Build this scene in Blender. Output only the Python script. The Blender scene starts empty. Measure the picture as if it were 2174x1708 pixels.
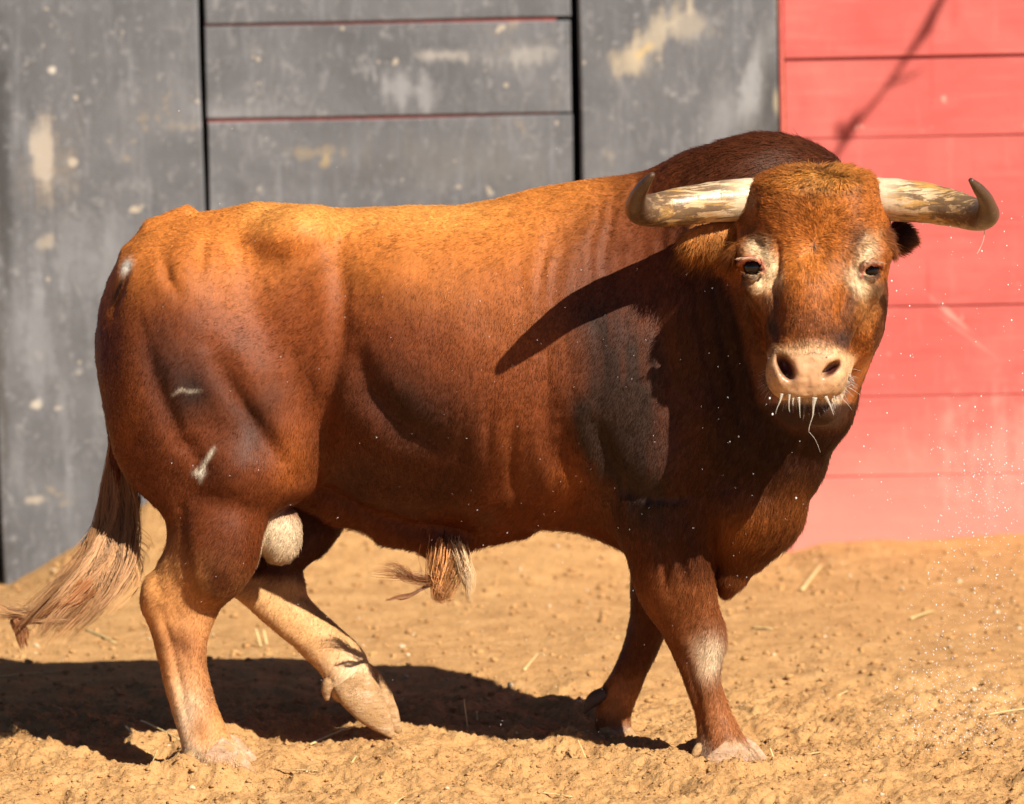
import bpy, bmesh, math, random, time
import numpy as np
from mathutils import Matrix, Vector, Euler
T0 = time.time()
R = math.radians
rnd = random.Random(7)
rng = np.random.default_rng(11)
sc = bpy.context.scene

# ------------------------------------------------------------------ camera, sky, sun, exposure
FPX, CXP, CYP = 10380.0, 1087.0, 854.0          # focal length and centre in picture units (2174 wide)
CAM = np.array([0.0, -12.0, 2.30])
PITCH, ROLL = math.atan((CYP + 365) / FPX), R(1.15)
cam_d = bpy.data.cameras.new('camera'); cam = bpy.data.objects.new('camera', cam_d)
sc.collection.objects.link(cam); sc.camera = cam
cam_d.sensor_width = 36.0; cam_d.lens = 36.0 * FPX / 2174.0
cam_d.clip_start = 0.5; cam_d.clip_end = 300
cam_m = Matrix.Rotation(math.pi / 2 - PITCH, 4, 'X') @ Matrix.Rotation(-ROLL, 4, 'Z')
cam.matrix_world = Matrix.Translation(CAM) @ cam_m
cam_d.dof.use_dof = True; cam_d.dof.focus_distance = 11.75; cam_d.dof.aperture_fstop = 3.2
RM = np.array(cam_m.to_3x3())

SUN_TO = np.array([0.33, -0.40, 0.45]); SUN_TO /= np.linalg.norm(SUN_TO)
world = bpy.data.worlds.new('World'); sc.world = world; world.use_nodes = True
wn = world.node_tree; wn.nodes.clear()
w_out = wn.nodes.new('ShaderNodeOutputWorld'); w_bg = wn.nodes.new('ShaderNodeBackground')
sky = wn.nodes.new('ShaderNodeTexSky'); sky.sky_type = 'NISHITA'; sky.sun_disc = False
sky.air_density = 0.35; sky.dust_density = 0.15; sky.altitude = 800
sky.sun_elevation = math.asin(SUN_TO[2]); sky.sun_rotation = math.atan2(SUN_TO[0], SUN_TO[1])
w_bg.inputs[1].default_value = 0.05
wn.links.new(sky.outputs[0], w_bg.inputs[0]); wn.links.new(w_bg.outputs[0], w_out.inputs[0])
sun_d = bpy.data.lights.new('sun', 'SUN'); sun_d.energy = 5.0; sun_d.angle = R(0.53); sun_d.color = (1.0, 0.93, 0.82)
sun = bpy.data.objects.new('sun', sun_d); sc.collection.objects.link(sun)
sun.rotation_euler = Vector(SUN_TO).to_track_quat('Z', 'Y').to_euler(); sun.location = (4, -6, 8)
sc.view_settings.view_transform = 'Standard'; sc.view_settings.look = 'None'
sc.view_settings.exposure = 0.84; sc.view_settings.gamma = 1.0
sc.view_settings.use_curve_mapping = False
sc.render.engine = 'CYCLES'
sc.cycles.max_bounces = 8; sc.cycles.use_denoising = True
try: sc.cycles_curves.shape = 'RIBBONS'
except Exception: pass

# ------------------------------------------------------------------ helpers
def P(px, py, Y):
    """point of the place seen at picture position px, py at depth Y"""
    d = RM @ np.array([(px - CXP) / FPX, -(py - CYP) / FPX, -1.0])
    return CAM + d * ((Y - CAM[1]) / d[1])
def MPP(Y): return (Y + 12.0) / FPX * 0.9935
def proj(p):
    q = (p - CAM) @ RM
    return CXP + FPX * q[:, 0] / -q[:, 2], CYP - FPX * q[:, 1] / -q[:, 2]
def sst(a, b, x):
    t = np.clip((x - a) / (b - a), 0, 1); return t * t * (3 - 2 * t)

def _hash(ix, iy, iz, seed):
    h = (ix.astype(np.uint32) * np.uint32(374761393) + iy.astype(np.uint32) * np.uint32(668265263)
         + iz.astype(np.uint32) * np.uint32(2147483647) + np.uint32((seed * 974711) % 4294967296))
    h = (h ^ (h >> np.uint32(13))) * np.uint32(1274126177)
    h = (h ^ (h >> np.uint32(15))) * np.uint32(2246822519)
    return (h ^ (h >> np.uint32(16))).astype(np.float32) / np.float32(4294967295.0)
def vnoise(p, seed=0):
    p = np.asarray(p, np.float64); i = np.floor(p).astype(np.int64); f = (p - i).astype(np.float32)
    f = f * f * (3 - 2 * f); i = i + 100000
    r = 0
    for dx in (0, 1):
        wx = f[:, 0] if dx else 1 - f[:, 0]
        for dy in (0, 1):
            wy = f[:, 1] if dy else 1 - f[:, 1]
            for dz in (0, 1):
                wz = f[:, 2] if dz else 1 - f[:, 2]
                r = r + _hash(i[:, 0] + dx, i[:, 1] + dy, i[:, 2] + dz, seed) * wx * wy * wz
    return r * 2 - 1
def fbm(p, oct=3, seed=0):
    r, a, s = 0, 1.0, 0
    for o in range(oct):
        r = r + a * vnoise(np.asarray(p) * (2.03 ** o), seed + o * 17); s += a; a *= 0.5
    return r / s

C = sc.collection
def mesh_np(name, V, quads=None, tris=None, mat=None, parent=None, smooth=True):
    me = bpy.data.meshes.new(name)
    V = np.asarray(V, np.float32); me.vertices.add(len(V)); me.vertices.foreach_set('co', V.ravel())
    fl = []
    nq = 0 if quads is None else len(quads); nt = 0 if tris is None else len(tris)
    idx = np.concatenate([np.asarray(quads, np.int32).ravel() if nq else np.zeros(0, np.int32),
                          np.asarray(tris, np.int32).ravel() if nt else np.zeros(0, np.int32)])
    me.loops.add(len(idx)); me.loops.foreach_set('vertex_index', idx.astype(np.int32))
    st = np.concatenate([np.arange(nq) * 4, nq * 4 + np.arange(nt) * 3]).astype(np.int32)
    me.polygons.add(nq + nt); me.polygons.foreach_set('loop_start', st)
    me.update(calc_edges=True)
    if smooth: me.polygons.foreach_set('use_smooth', np.ones(nq + nt, bool))
    me.validate()
    o = bpy.data.objects.new(name, me); C.objects.link(o)
    if mat: me.materials.append(mat)
    if parent: o.parent = parent
    return o
def bm_obj(name, bm, mat, parent=None, smooth=False):
    me = bpy.data.meshes.new(name); bm.normal_update(); bm.to_mesh(me); bm.free()
    if smooth: me.polygons.foreach_set('use_smooth', [True] * len(me.polygons))
    o = bpy.data.objects.new(name, me); C.objects.link(o); me.materials.append(mat)
    if parent: o.parent = parent
    return o
def tag(o, label=None, cat=None, group=None, kind=None):
    if label: o['label'] = label
    if cat: o['category'] = cat
    if group: o['group'] = group
    if kind: o['kind'] = kind
    return o
def empty(name, loc):
    o = bpy.data.objects.new(name, None); C.objects.link(o); o.location = loc; o.empty_display_size = 0.1; return o
def keep(o, parent):
    o.parent = parent; o.matrix_parent_inverse = Matrix.Translation(parent.location).inverted(); return o

class NT:
    def __init__(s, name):
        s.m = bpy.data.materials.new(name); s.m.use_nodes = True; s.t = s.m.node_tree; s.t.nodes.clear()
        s.out = s.n('ShaderNodeOutputMaterial'); s.b = s.n('ShaderNodeBsdfPrincipled'); s.l(s.b.outputs[0], s.out.inputs[0])
    def n(s, typ, **kw):
        x = s.t.nodes.new(typ)
        for k, v in kw.items(): setattr(x, k, v)
        return x
    def l(s, a, b): s.t.links.new(a, b)
    def val(s, sock, v):
        if hasattr(v, 'type') and hasattr(v, 'node'): s.l(v, sock)
        else: sock.default_value = v
    def math(s, op, a, b=0.5, c=None, clamp=False):
        x = s.n('ShaderNodeMath', operation=op, use_clamp=clamp); s.val(x.inputs[0], a); s.val(x.inputs[1], b)
        if c is not None: s.val(x.inputs[2], c)
        return x.outputs[0]
    def noise(s, vec, scale, detail=4, rough=0.55, dist=0.0):
        x = s.n('ShaderNodeTexNoise'); s.l(vec, x.inputs['Vector']); x.inputs['Scale'].default_value = scale
        x.inputs['Detail'].default_value = detail; x.inputs['Roughness'].default_value = rough; x.inputs['Distortion'].default_value = dist
        return x.outputs['Fac']
    def mapping(s, vec, scale=(1, 1, 1), loc=(0, 0, 0), rot=(0, 0, 0)):
        x = s.n('ShaderNodeMapping'); s.l(vec, x.inputs[0]); x.inputs['Scale'].default_value = scale
        x.inputs['Location'].default_value = loc; x.inputs['Rotation'].default_value = rot; return x.outputs[0]
    def ramp(s, fac, stops, interp='LINEAR'):
        x = s.n('ShaderNodeValToRGB'); s.l(fac, x.inputs[0]); e = x.color_ramp.elements; x.color_ramp.interpolation = interp
        while len(e) < len(stops): e.new(0.5)
        for k, (p, c) in enumerate(stops):
            e[k].position = p; e[k].color = (*c, 1) if len(c) == 3 else c
        return x.outputs[0]
    def mix(s, fac, a, b, mode='MIX'):
        x = s.n('ShaderNodeMix', data_type='RGBA', blend_type=mode); s.val(x.inputs[0], fac)
        for k, v in ((6, a), (7, b)):
            if isinstance(v, tuple): x.inputs[k].default_value = (*v, 1) if len(v) == 3 else v
            else: s.l(v, x.inputs[k])
        return x.outputs[2]
    def range(s, v, a, b, c=0.0, d=1.0):
        x = s.n('ShaderNodeMapRange', interpolation_type='SMOOTHSTEP'); s.val(x.inputs[0], v)
        for k, q in enumerate((a, b, c, d)): x.inputs[k + 1].default_value = q
        return x.outputs[0]
    def bump(s, h, strength=0.3, dist=0.01, nrm=None):
        x = s.n('ShaderNodeBump'); s.l(h, x.inputs['Height']); x.inputs['Strength'].default_value = strength
        x.inputs['Distance'].default_value = dist
        if nrm: s.l(nrm, x.inputs['Normal'])
        return x.outputs[0]
    def pos(s): return s.n('ShaderNodeNewGeometry').outputs['Position']
    def attr(s, name): return s.n('ShaderNodeAttribute', attribute_name=name)

# ------------------------------------------------------------------ ground relief
WALL_Y = 3.60
_foot = [(-0.735, -0.06, 0.11), (0.535, -0.11, 0.12), (0.24, 0.25, 0.11), (-0.29, 0.26, 0.10)]
def H(X, Y, fine=True):
    X = np.asarray(X, float); Y = np.asarray(Y, float); sh = X.shape; X = X.ravel(); Y = Y.ravel()
    q = np.stack([X, Y, X * 0], 1)
    z = 0.018 * fbm(q * 2.2, 2, 3)
    near = sst(1.6, 0.4, np.abs(Y - 0.1))
    z = z + near * 0.036 * fbm(q * 6.5, 3, 9)
    if fine:
        r = fbm(q * 17.0, 3, 21); z = z + (0.22 + 0.78 * near) * 0.016 * r
        fr = 0.4 + 0.6 * sst(1.2, 0.3, Y); z = z + fr * (0.0050 * np.maximum(vnoise(q * 31.0, 31), -0.35) * (0.6 + 0.8 * vnoise(q * 6.0, 37)) + 0.0042 * vnoise(q * 62.0, 33) + 0.0034 * vnoise(q * 115.0, 34))
        cl = np.maximum(vnoise(q * 80.0, 41) - 0.25, 0); z = z + sst(1.6, 0.5, np.abs(Y)) * 0.012 * cl * (1 + vnoise(q * 9.0, 38))
    # churned ridge in front of the hooves
    z = z + 0.022 * np.exp(-((Y + 0.20 + 0.05 * vnoise(q * np.array([4.0, 0, 0]), 5)) / 0.06) ** 2) * (0.5 + 0.5 * vnoise(q * np.array([5.0, 5, 0]), 6))
    for fx, fy, r in _foot:
        d2 = ((X - fx) ** 2 + (Y - fy) ** 2) / r ** 2
        z = z * (1 - 0.75 * np.exp(-d2 * 1.2)) - 0.010 * np.exp(-d2 * 2) + 0.014 * np.exp(-((np.sqrt(d2) - 1.25) / 0.3) ** 2)
    # sand banked against the gate
    base = np.interp(X, [-8, -2.2, -1.63, -1.42, -1.17, -0.85, -0.1, 0.5, 0.88, 0.98, 1.7, 8],
                     [-0.05, -0.10, -0.095, 0.025, 0.17, 0.22, 0.18, 0.06, -0.035, -0.01, 0.015, 0])
    z = z + base * sst(2.0, 3.7, Y) ** 1.5
    return z.reshape(sh)
def ground_at(px, py):
    d = RM @ np.array([(px - CXP) / FPX, -(py - CYP) / FPX, -1.0]); z = 0.0
    for _ in range(12):
        t = (z - CAM[2]) / d[2]; p = CAM + d * t; z = float(H(np.array([p[0]]), np.array([p[1]]))[0])
    return np.array([p[0], p[1], z])

def sand_material():
    s = NT('sand'); p = s.pos()
    big = s.noise(p, 1.3, 3, 0.6); mid = s.noise(p, 9, 5, 0.65); fine = s.noise(p, 120, 4, 0.7); grit = s.noise(p, 420, 2, 0.6)
    c = s.ramp(mid, [(0.30, (0.37, 0.182, 0.060)), (0.5, (0.505, 0.268, 0.095)), (0.72, (0.60, 0.342, 0.138))])
    c = s.mix(s.range(big, 0.4, 0.68), c, s.ramp(mid, [(0.3, (0.40, 0.196, 0.064)), (0.7, (0.56, 0.305, 0.112))]))
    c = s.mix(s.range(fine, 0.36, 0.66, 0.0, 0.55), c, s.mix(0.5, c, (0.52, 0.36, 0.20)))
    c = s.mix(s.range(fine, 0.44, 0.30, 0.0, 0.6), c, (0.13, 0.065, 0.026))
    c = s.mix(s.range(grit, 0.62, 0.74, 0.0, 0.55), c, (0.66, 0.52, 0.34))
    damp = s.noise(p, 28, 4, 0.7); c = s.mix(s.range(damp, 0.60, 0.74, 0.0, 0.6), c, (0.17, 0.085, 0.032))
    s.l(c, s.b.inputs['Base Color']); s.b.inputs['Roughness'].default_value = 0.95
    s.b.inputs['Specular IOR Level'].default_value = 0.15
    h = s.math('ADD', s.math('MULTIPLY', mid, 0.6), s.math('ADD', s.math('MULTIPLY', fine, 0.35), s.math('MULTIPLY', grit, 0.12)))
    s.l(s.bump(h, 1.0, 0.018), s.b.inputs['Normal']); return s.m
SAND = sand_material()
def build_ground():
    xs = np.concatenate([np.linspace(-40, -8, 8)[:-1], np.linspace(-8, -1.7, 40)[:-1], np.arange(-1.7, 1.7, 0.0055), np.linspace(1.7, 8, 40), np.linspace(8, 40, 8)[1:]])
    ys = np.concatenate([np.linspace(-30, -3, 12)[:-1], np.linspace(-3, -0.75, 50)[:-1], np.arange(-0.75, 0.9, 0.0065), np.arange(0.9, 3.7, 0.017), np.linspace(3.7, 8, 14), np.linspace(8, 60, 10)[1:]])
    X, Y = np.meshgrid(xs, ys, indexing='ij'); Z = H(X, Y)
    nx, ny = X.shape; V = np.stack([X, Y, Z], -1).reshape(-1, 3)
    i = (np.arange(nx - 1)[:, None] * ny + np.arange(ny - 1)[None]).ravel()
    tag(mesh_np('ground', V, np.stack([i, i + ny, i + ny + 1, i + 1], 1), None, SAND), kind='structure')
build_ground()

# ------------------------------------------------------------------ gate and barrier behind
def board_material(name, kind):
    s = NT(name); p = s.pos(); oi = s.n('ShaderNodeObjectInfo').outputs['Random']
    off = s.n('ShaderNodeVectorMath', operation='ADD'); cmb = s.n('ShaderNodeCombineXYZ')
    s.l(s.math('MULTIPLY', oi, 7.0), cmb.inputs[0]); s.l(s.math('MULTIPLY', oi, 3.0), cmb.inputs[2])
    s.l(p, off.inputs[0]); s.l(cmb.outputs[0], off.inputs[1]); q = off.outputs[0]
    vs = s.mapping(q, (14, 14, 1.6)); hs = s.mapping(q, (1.4, 6, 16))
    streak = s.noise(vs, 1.6, 5, 0.62); cloud = s.noise(q, 3.0, 6, 0.62, 0.6); fine = s.noise(q, 22, 4, 0.65); grain = s.noise(hs, 2.2, 4, 0.6)
    spots = s.noise(q, 17, 2, 0.5)
    if kind == 'gray':
        c = s.ramp(cloud, [(0.25, (0.078, 0.079, 0.083)), (0.5, (0.113, 0.114, 0.119)), (0.75, (0.158, 0.160, 0.167))])
        c = s.mix(s.range(streak, 0.52, 0.76, 0, 0.45), c, (0.235, 0.243, 0.256))
        c = s.mix(s.range(streak, 0.46, 0.28, 0, 0.4), c, (0.082, 0.080, 0.080))
        c = s.mix(s.range(fine, 0.55, 0.74, 0, 0.6), c, (0.28, 0.278, 0.275))
        c = s.mix(s.range(spots, 0.70, 0.76, 0, 0.75), c, (0.46, 0.39, 0.29))
        c = s.mix(s.math('MULTIPLY', s.range(cloud, 0.58, 0.7), s.range(fine, 0.52, 0.62, 0, 0.5)), c, (0.30, 0.21, 0.10))
        c = s.mix(s.range(s.noise(q, 55, 4, .7), .56, .72, 0, .5), c, (0.062, 0.060, 0.060)); c = s.mix(s.range(s.noise(s.mapping(q, (3, 3, 1)), 7, 6, .7, 1.5), .52, .68, 0, .5), c, (0.215, 0.215, 0.22))
    else:
        c = s.ramp(cloud, [(0.25, (0.46, 0.080, 0.066)), (0.5, (0.52, 0.100, 0.083)), (0.75, (0.56, 0.130, 0.108))])
        c = s.mix(s.range(grain, 0.52, 0.75, 0, 0.4), c, (0.68, 0.17, 0.14))
        c = s.mix(s.range(grain, 0.46, 0.28, 0, 0.45), c, (0.43, 0.064, 0.054))
        c = s.mix(s.range(streak, 0.58, 0.78, 0, 0.3), c, (0.70, 0.22, 0.18))
        c = s.mix(s.range(spots, 0.71, 0.77, 0, 0.55), c, (0.72, 0.38, 0.30))
        z = s.n('ShaderNodeSeparateXYZ'); s.l(p, z.inputs[0])
        low = s.range(s.math('ADD', z.outputs[2], s.math('MULTIPLY', s.math('SUBTRACT', cloud, 0.5), 0.7)), 0.55, 0.0, 0, 0.55)
        c = s.mix(low, c, (0.72, 0.30, 0.235))           # paler towards the lowest boards
    s.marks = []
    s.c, s.p, s.fine, s.streak = c, p, fine, streak
    s.b.inputs['Roughness'].default_value = 0.72
    s.l(s.bump(s.math('ADD', s.math('MULTIPLY', streak, 0.5), fine), 0.35, 0.004), s.b.inputs['Normal'])
    return s
def scuff(s, px, py, rx, rz, ang, col, strength=0.9, soft=0.5, warp=0.6, Y=WALL_Y):
    """a worn patch of its own shape on the boards, placed in world metres"""
    c0 = P(px, py, Y); m = MPP(Y)
    v = s.n('ShaderNodeVectorMath', operation='SUBTRACT'); s.l(s.p, v.inputs[0]); v.inputs[1].default_value = tuple(c0)
    rt = s.n('ShaderNodeVectorRotate', rotation_type='Y_AXIS'); s.l(v.outputs[0], rt.inputs[0]); rt.inputs['Angle'].default_value = R(ang)
    sp = s.n('ShaderNodeSeparateXYZ'); s.l(rt.outputs[0], sp.inputs[0])
    a = s.math('DIVIDE', sp.outputs[0], rx * m); b = s.math('DIVIDE', sp.outputs[2], rz * m)
    d = s.math('SQRT', s.math('ADD', s.math('MULTIPLY', a, a), s.math('MULTIPLY', b, b)))
    nz = s.math('ADD', s.math('SUBTRACT', s.fine, 0.5), s.math('MULTIPLY', s.math('SUBTRACT', s.streak, 0.5), 1.6))
    d = s.math('ADD', d, s.math('MULTIPLY', nz, 0.8 + warp * 2.6))
    s.c = s.mix(s.range(d, 1.0 + soft * 0.7, 0.7 - soft, 0, strength * .74), s.c, col)
def close_mat(s): s.l(s.c, s.b.inputs['Base Color']); return s.m

GS = board_material('gray_boards', 'gray')
CREAM = (0.50, 0.43, 0.32)
scuff(GS, 1395, 70, 95, 34, 52, (0.47, 0.40, 0.29), 0.85, 0.35, 0.25)
scuff(GS, 1455, 55, 62, 34, 8, (0.45, 0.39, 0.30), 0.7, 0.4, 0.3)
scuff(GS, 1335, 130, 48, 34, 0, (0.46, 0.38, 0.26), 0.8, 0.4, 0.3)
scuff(GS, 1372, 105, 22, 10, 50, (0.62, 0.42, 0.13), 0.7, 0.5, 0.5)
scuff(GS, 86, 320, 34, 62, 0, (0.52, 0.47, 0.40), 0.9, 0.5, 0.4)
scuff(GS, 98, 345, 52, 85, 0, (0.36, 0.27, 0.17), 0.4, 0.6, 0.6)
scuff(GS, 950, 118, 62, 14, -4, (0.48, 0.44, 0.38), 0.65, 0.6, 0.6)
scuff(GS, 1110, 118, 66, 24, 8, (0.46, 0.43, 0.38), 0.55, 0.6, 0.7)
scuff(GS, 850, 190, 34, 42, 0, (0.34, 0.34, 0.345), 0.75, 0.6, 0.5)
scuff(GS, 905, 205, 22, 34, 0, (0.33, 0.33, 0.335), 0.6, 0.6, 0.6)
scuff(GS, 500, 240, 110, 22, 0, (0.33, 0.33, 0.335), 0.55, 0.8, 1.0)
scuff(GS, 660, 325, 60, 14, 0, (0.40, 0.30, 0.16), 0.45, 0.6, 0.8)
scuff(GS, 690, 345, 14, 10, 20, (0.46, 0.34, 0.16), 0.7, 0.6, 0.8)
scuff(GS, 1010, 350, 200, 46, -4, (0.24, 0.225, 0.19), 0.35, 0.9, 0.7)
scuff(GS, 780, 365, 260, 26, 6, (0.075, 0.072, 0.075), 0.5, 0.9, 0.6)
scuff(GS, 112, 149, 10, 9, 0, (0.70, 0.63, 0.52), 0.9, 0.4, 0.2)
scuff(GS, 75, 860, 14, 11, 0, (0.62, 0.55, 0.44), 0.9, 0.4, 0.3)
scuff(GS, 128, 866, 13, 9, 0, (0.58, 0.51, 0.41), 0.9, 0.4, 0.3)
scuff(GS, 155, 345, 9, 8, 0, (0.55, 0.47, 0.36), 0.8, 0.4, 0.4)
scuff(GS, 100, 515, 22, 16, 40, (0.48, 0.38, 0.25), 0.6, 0.5, 0.6)
scuff(GS, 75, 1062, 22, 9, 0, (0.55, 0.46, 0.34), 0.7, 0.5, 0.5)
scuff(GS, 385, 268, 30, 14, 0, (0.36, 0.30, 0.22), 0.5, 0.6, 0.6)
scuff(GS, 60, 700, 60, 120, 12, (0.30, 0.31, 0.325), 0.55, 0.8, 0.9)
scuff(GS, 200, 560, 130, 90, 0, (0.29, 0.30, 0.31), 0.5, 0.9, 0.9)
scuff(GS, 210, 720, 80, 60, 0, (0.09, 0.09, 0.092), 0.5, 0.8, 0.9)
scuff(GS, 6, 380, 20, 330, 0, (0.022, 0.020, 0.018), 0.95, 0.7, 0.5)
scuff(GS, 4, 830, 12, 320, 0, (0.05, 0.04, 0.028), 0.8, 0.7, 0.7)
scuff(GS, 1600, 170, 26, 120, -14, (0.36, 0.36, 0.355), 0.8, 0.6, 0.5)
scuff(GS, 1540, 250, 40, 80, -25, (0.31, 0.31, 0.31), 0.6, 0.8, 0.7)
scuff(GS, 1634, 200, 18, 130, 4, (0.040, 0.038, 0.034), 0.85, 0.6, 0.6)
scuff(GS, 1590, 285, 40, 40, 0, (0.07, 0.062, 0.048), 0.6, 0.8, 0.8)
scuff(GS, 1646, 215, 6, 26, 0, (0.46, 0.38, 0.25), 0.7, 0.6, 0.5)
GRAY = close_mat(GS)
RS = board_material('red_boards', 'red')
scuff(RS, 2020, 670, 62, 6, -42, (0.74, 0.34, 0.27), 0.8, 0.6, 0.25)
scuff(RS, 2055, 715, 75, 4, -38, (0.72, 0.27, 0.22), 0.6, 0.6, 0.3)
scuff(RS, 1970, 600, 5, 70, 0, (0.40, 0.035, 0.03), 0.5, 0.9, 0.3)
scuff(RS, 1978, 120, 6, 150, 0, (0.42, 0.04, 0.035), 0.4, 0.9, 0.3)
scuff(RS, 2025, 20, 14, 40, 0, (0.48, 0.03, 0.02), 0.45, 0.9, 0.4)
scuff(RS, 2130, 960, 120, 110, 0, (0.74, 0.36, 0.29), 0.5, 0.9, 0.8)
RED = close_mat(RS)
def plain(name, col, rough=0.7):
    s = NT(name); p = s.pos(); n = s.noise(p, 40, 4)
    s.l(s.ramp(n, [(0.3, tuple(c * 0.75 for c in col)), (0.7, tuple(min(1, c * 1.2) for c in col))]), s.b.inputs['Base Color'])
    s.b.inputs['Roughness'].default_value = rough; return s.m
DARK = plain('dark_recess', (0.008, 0.007, 0.006)); REDPAINT = plain('red_joint_paint', (0.34, 0.075, 0.06))
DARKRED = plain('dark_red_joint', (0.12, 0.012, 0.012))

def board(name, mat, parent, x0, x1, z0, z1, yf, th=0.05, bev=0.006, wob=0.004, zr=0.0):
    """one plank: bevelled edges, slightly bowed, x0..x1 by z0..z1, front face at depth yf"""
    bm = bmesh.new(); nx = max(2, int((x1 - x0) / 0.12)); nz = max(2, int((z1 - z0) / 0.12))
    if z1 - z0 < 0.5: nz = 2
    ph = rnd.random() * 10
    def ring(y, ins):
        g = []
        for i in range(nx + 1):
            row = []
            for k in range(nz + 1):
                x = x0 + ins + (x1 - x0 - 2 * ins) * i / nx; z = z0 + ins + (z1 - z0 - 2 * ins) * k / nz
                e = wob * (math.sin(x * 2.3 + ph) + 0.5 * math.sin(x * 6.1 + ph * 2))
                if k in (0, nz): z += e * (0.6 if k else 0.5)
                if i in (0, nx): x += wob * 0.8 * math.sin(z * 4.7 + ph)
                row.append(bm.verts.new((x, y, z + zr * (x - x0))))
            g.append(row)
        return g
    f = ring(yf, bev); e = ring(yf + bev, 0)
    for i in range(nx):
        for k in range(nz): bm.faces.new((f[i][k], f[i + 1][k], f[i + 1][k + 1], f[i][k + 1]))
    def border(g): return [g[i][0] for i in range(nx + 1)] + [g[nx][k] for k in range(1, nz + 1)] + [g[i][nz] for i in range(nx - 1, -1, -1)] + [g[0][k] for k in range(nz - 1, 0, -1)]
    keepv = set(border(e))
    bf, be = border(f), border(e)
    for row in e:
        for v in row:
            if v not in keepv: bm.verts.remove(v)
    bb = [bm.verts.new((v.co.x, yf + th, v.co.z)) for v in be]; n = len(bf)
    for a in range(n):
        b = (a + 1) % n
        bm.faces.new((be[a], be[b], bf[b], bf[a])); bm.faces.new((bb[a], bb[b], be[b], be[a]))
    bm.faces.new(bb[::-1])
    o = bm_obj(name, bm, mat); return keep(o, parent)
def wx(px, py): return P(px, py, WALL_Y)[0]
def wz(px, py): return P(px, py, WALL_Y)[2]
gate = tag(empty('wooden_gate', (wx(900, 400), WALL_Y, 0)), 'weathered grey painted wooden gate with scuffed boards and black gaps behind the bull', 'gate')
xa0, xa1 = wx(434, 200), wx(1218, 200); xb0, xb1 = wx(1228, 200), wx(1652, 200); xl1 = wx(426, 200)
board('side_panel', GRAY, gate, wx(-14, 600), xl1, -0.5, 2.5, WALL_Y, 0.06, 0.008, 0.004)
board('side_panel', GRAY, gate, xb0 + 0.004, xb1, -0.5, 2.5, WALL_Y, 0.06, 0.008, 0.002)
board('outer_panel', GRAY, gate, wx(-14, 600) - 1.9, wx(-14, 600) - 0.02, -0.5, 2.5, WALL_Y + 0.03, 0.06, 0.008, 0.004)
zs1, zs2 = wz(820, 48), wz(820, 250); dz = zs1 - zs2
edges = [zs2 - 6 * dz, zs2 - 5 * dz, zs2 - 4 * dz, zs2 - 3 * dz, zs2 - 2 * dz, zs2 - dz, zs2, zs1, zs1 + dz, zs1 + 2 * dz]
for a, b in zip(edges[:-1], edges[1:]):
    board('plank', GRAY, gate, xa0 + 0.006, xa1 - 0.006, a + 0.0045, b - 0.0045, WALL_Y + 0.012, 0.05, 0.004, 0.0025)
for z in edges[1:-1]:
    board('joint_strip', REDPAINT, gate, xa0 + 0.006, xa1 - 0.05, z - 0.012, z + 0.012, WALL_Y + 0.022, 0.02, 0.002, 0.0)
board('backing_board', DARK, gate, wx(8, 600) - 1.9, xb1, -0.5, 2.5, WALL_Y + 0.30, 0.05)  # near-black sheet standing in for the shade deep behind the gaps

barrier = tag(empty('red_barrier', (wx(1900, 600), WALL_Y, 0)), 'red painted plank barrier with paler lower boards to the right of the grey gate', 'barrier')
xr0 = wx(1657, 300)
seams = [wz(1920, 123), wz(1960, 291), wz(1980, 470), wz(2030, 650), wz(1980, 841), wz(1950, 1010)]
zs = [seams[0] + (seams[0] - seams[1]) * k for k in (3, 2, 1)] + seams + [seams[-1] - 0.28, seams[-1] - 0.56]
tops = [0.005, 0.005, 0.005, 0.0052, 0.0024, 0.0008, 0.0018, 0.0016, 0.0013, 0.001, 0.001]
for a, b, g, g2 in zip(zs[1:], zs[:-1], tops[1:], tops[:-1]):
    board('plank', RED, barrier, xr0 + 0.016, xr0 + 4.2, a + g, b - g2, WALL_Y + 0.004 + rnd.random() * 0.004, 0.014, 0.002, 0.0015, 0.0)
board('corner_post', RED, barrier, xr0, xr0 + 0.013, -0.5, 2.5, WALL_Y - 0.004, 0.08, 0.003, 0.001)
board('backing_board', RED, barrier, xr0 + .015, xr0 + 4.2, -0.5, 2.3, WALL_Y + 0.024, 0.03)

# ------------------------------------------------------------------ the bull: signed distance field
def smooth_interp(ts, vs, n=600, k=None):
    ts = np.asarray(ts, float); vs = np.asarray(vs, float); t = np.linspace(ts[0], ts[-1], n)
    # monotone cubic (PCHIP)
    h = np.diff(ts); d = np.diff(vs) / h; m = np.zeros(len(ts)); m[0], m[-1] = d[0], d[-1]
    for i in range(1, len(ts) - 1):
        if d[i - 1] * d[i] > 0:
            w1, w2 = 2 * h[i] + h[i - 1], h[i] + 2 * h[i - 1]; m[i] = (w1 + w2) / (w1 / d[i - 1] + w2 / d[i])
    i = np.clip(np.searchsorted(ts, t) - 1, 0, len(ts) - 2); s = (t - ts[i]) / h[i]
    v = vs[i] * (1 + 2 * s) * (1 - s) ** 2 + m[i] * h[i] * s * (1 - s) ** 2 + vs[i + 1] * s * s * (3 - 2 * s) + m[i + 1] * h[i] * s * s * (s - 1)
    return t, v
YO = 0.0
class Prim: pass
PR = []
def add(f, lo, hi, k, op='u'):
    p = Prim(); p.f, p.lo, p.hi, p.k, p.op = f, np.array(lo), np.array(hi), k, op; PR.append(p)
def rotm(rx=0, ry=0, rz=0): return np.array(Euler((R(rx), R(ry), R(rz))).to_matrix())
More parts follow.
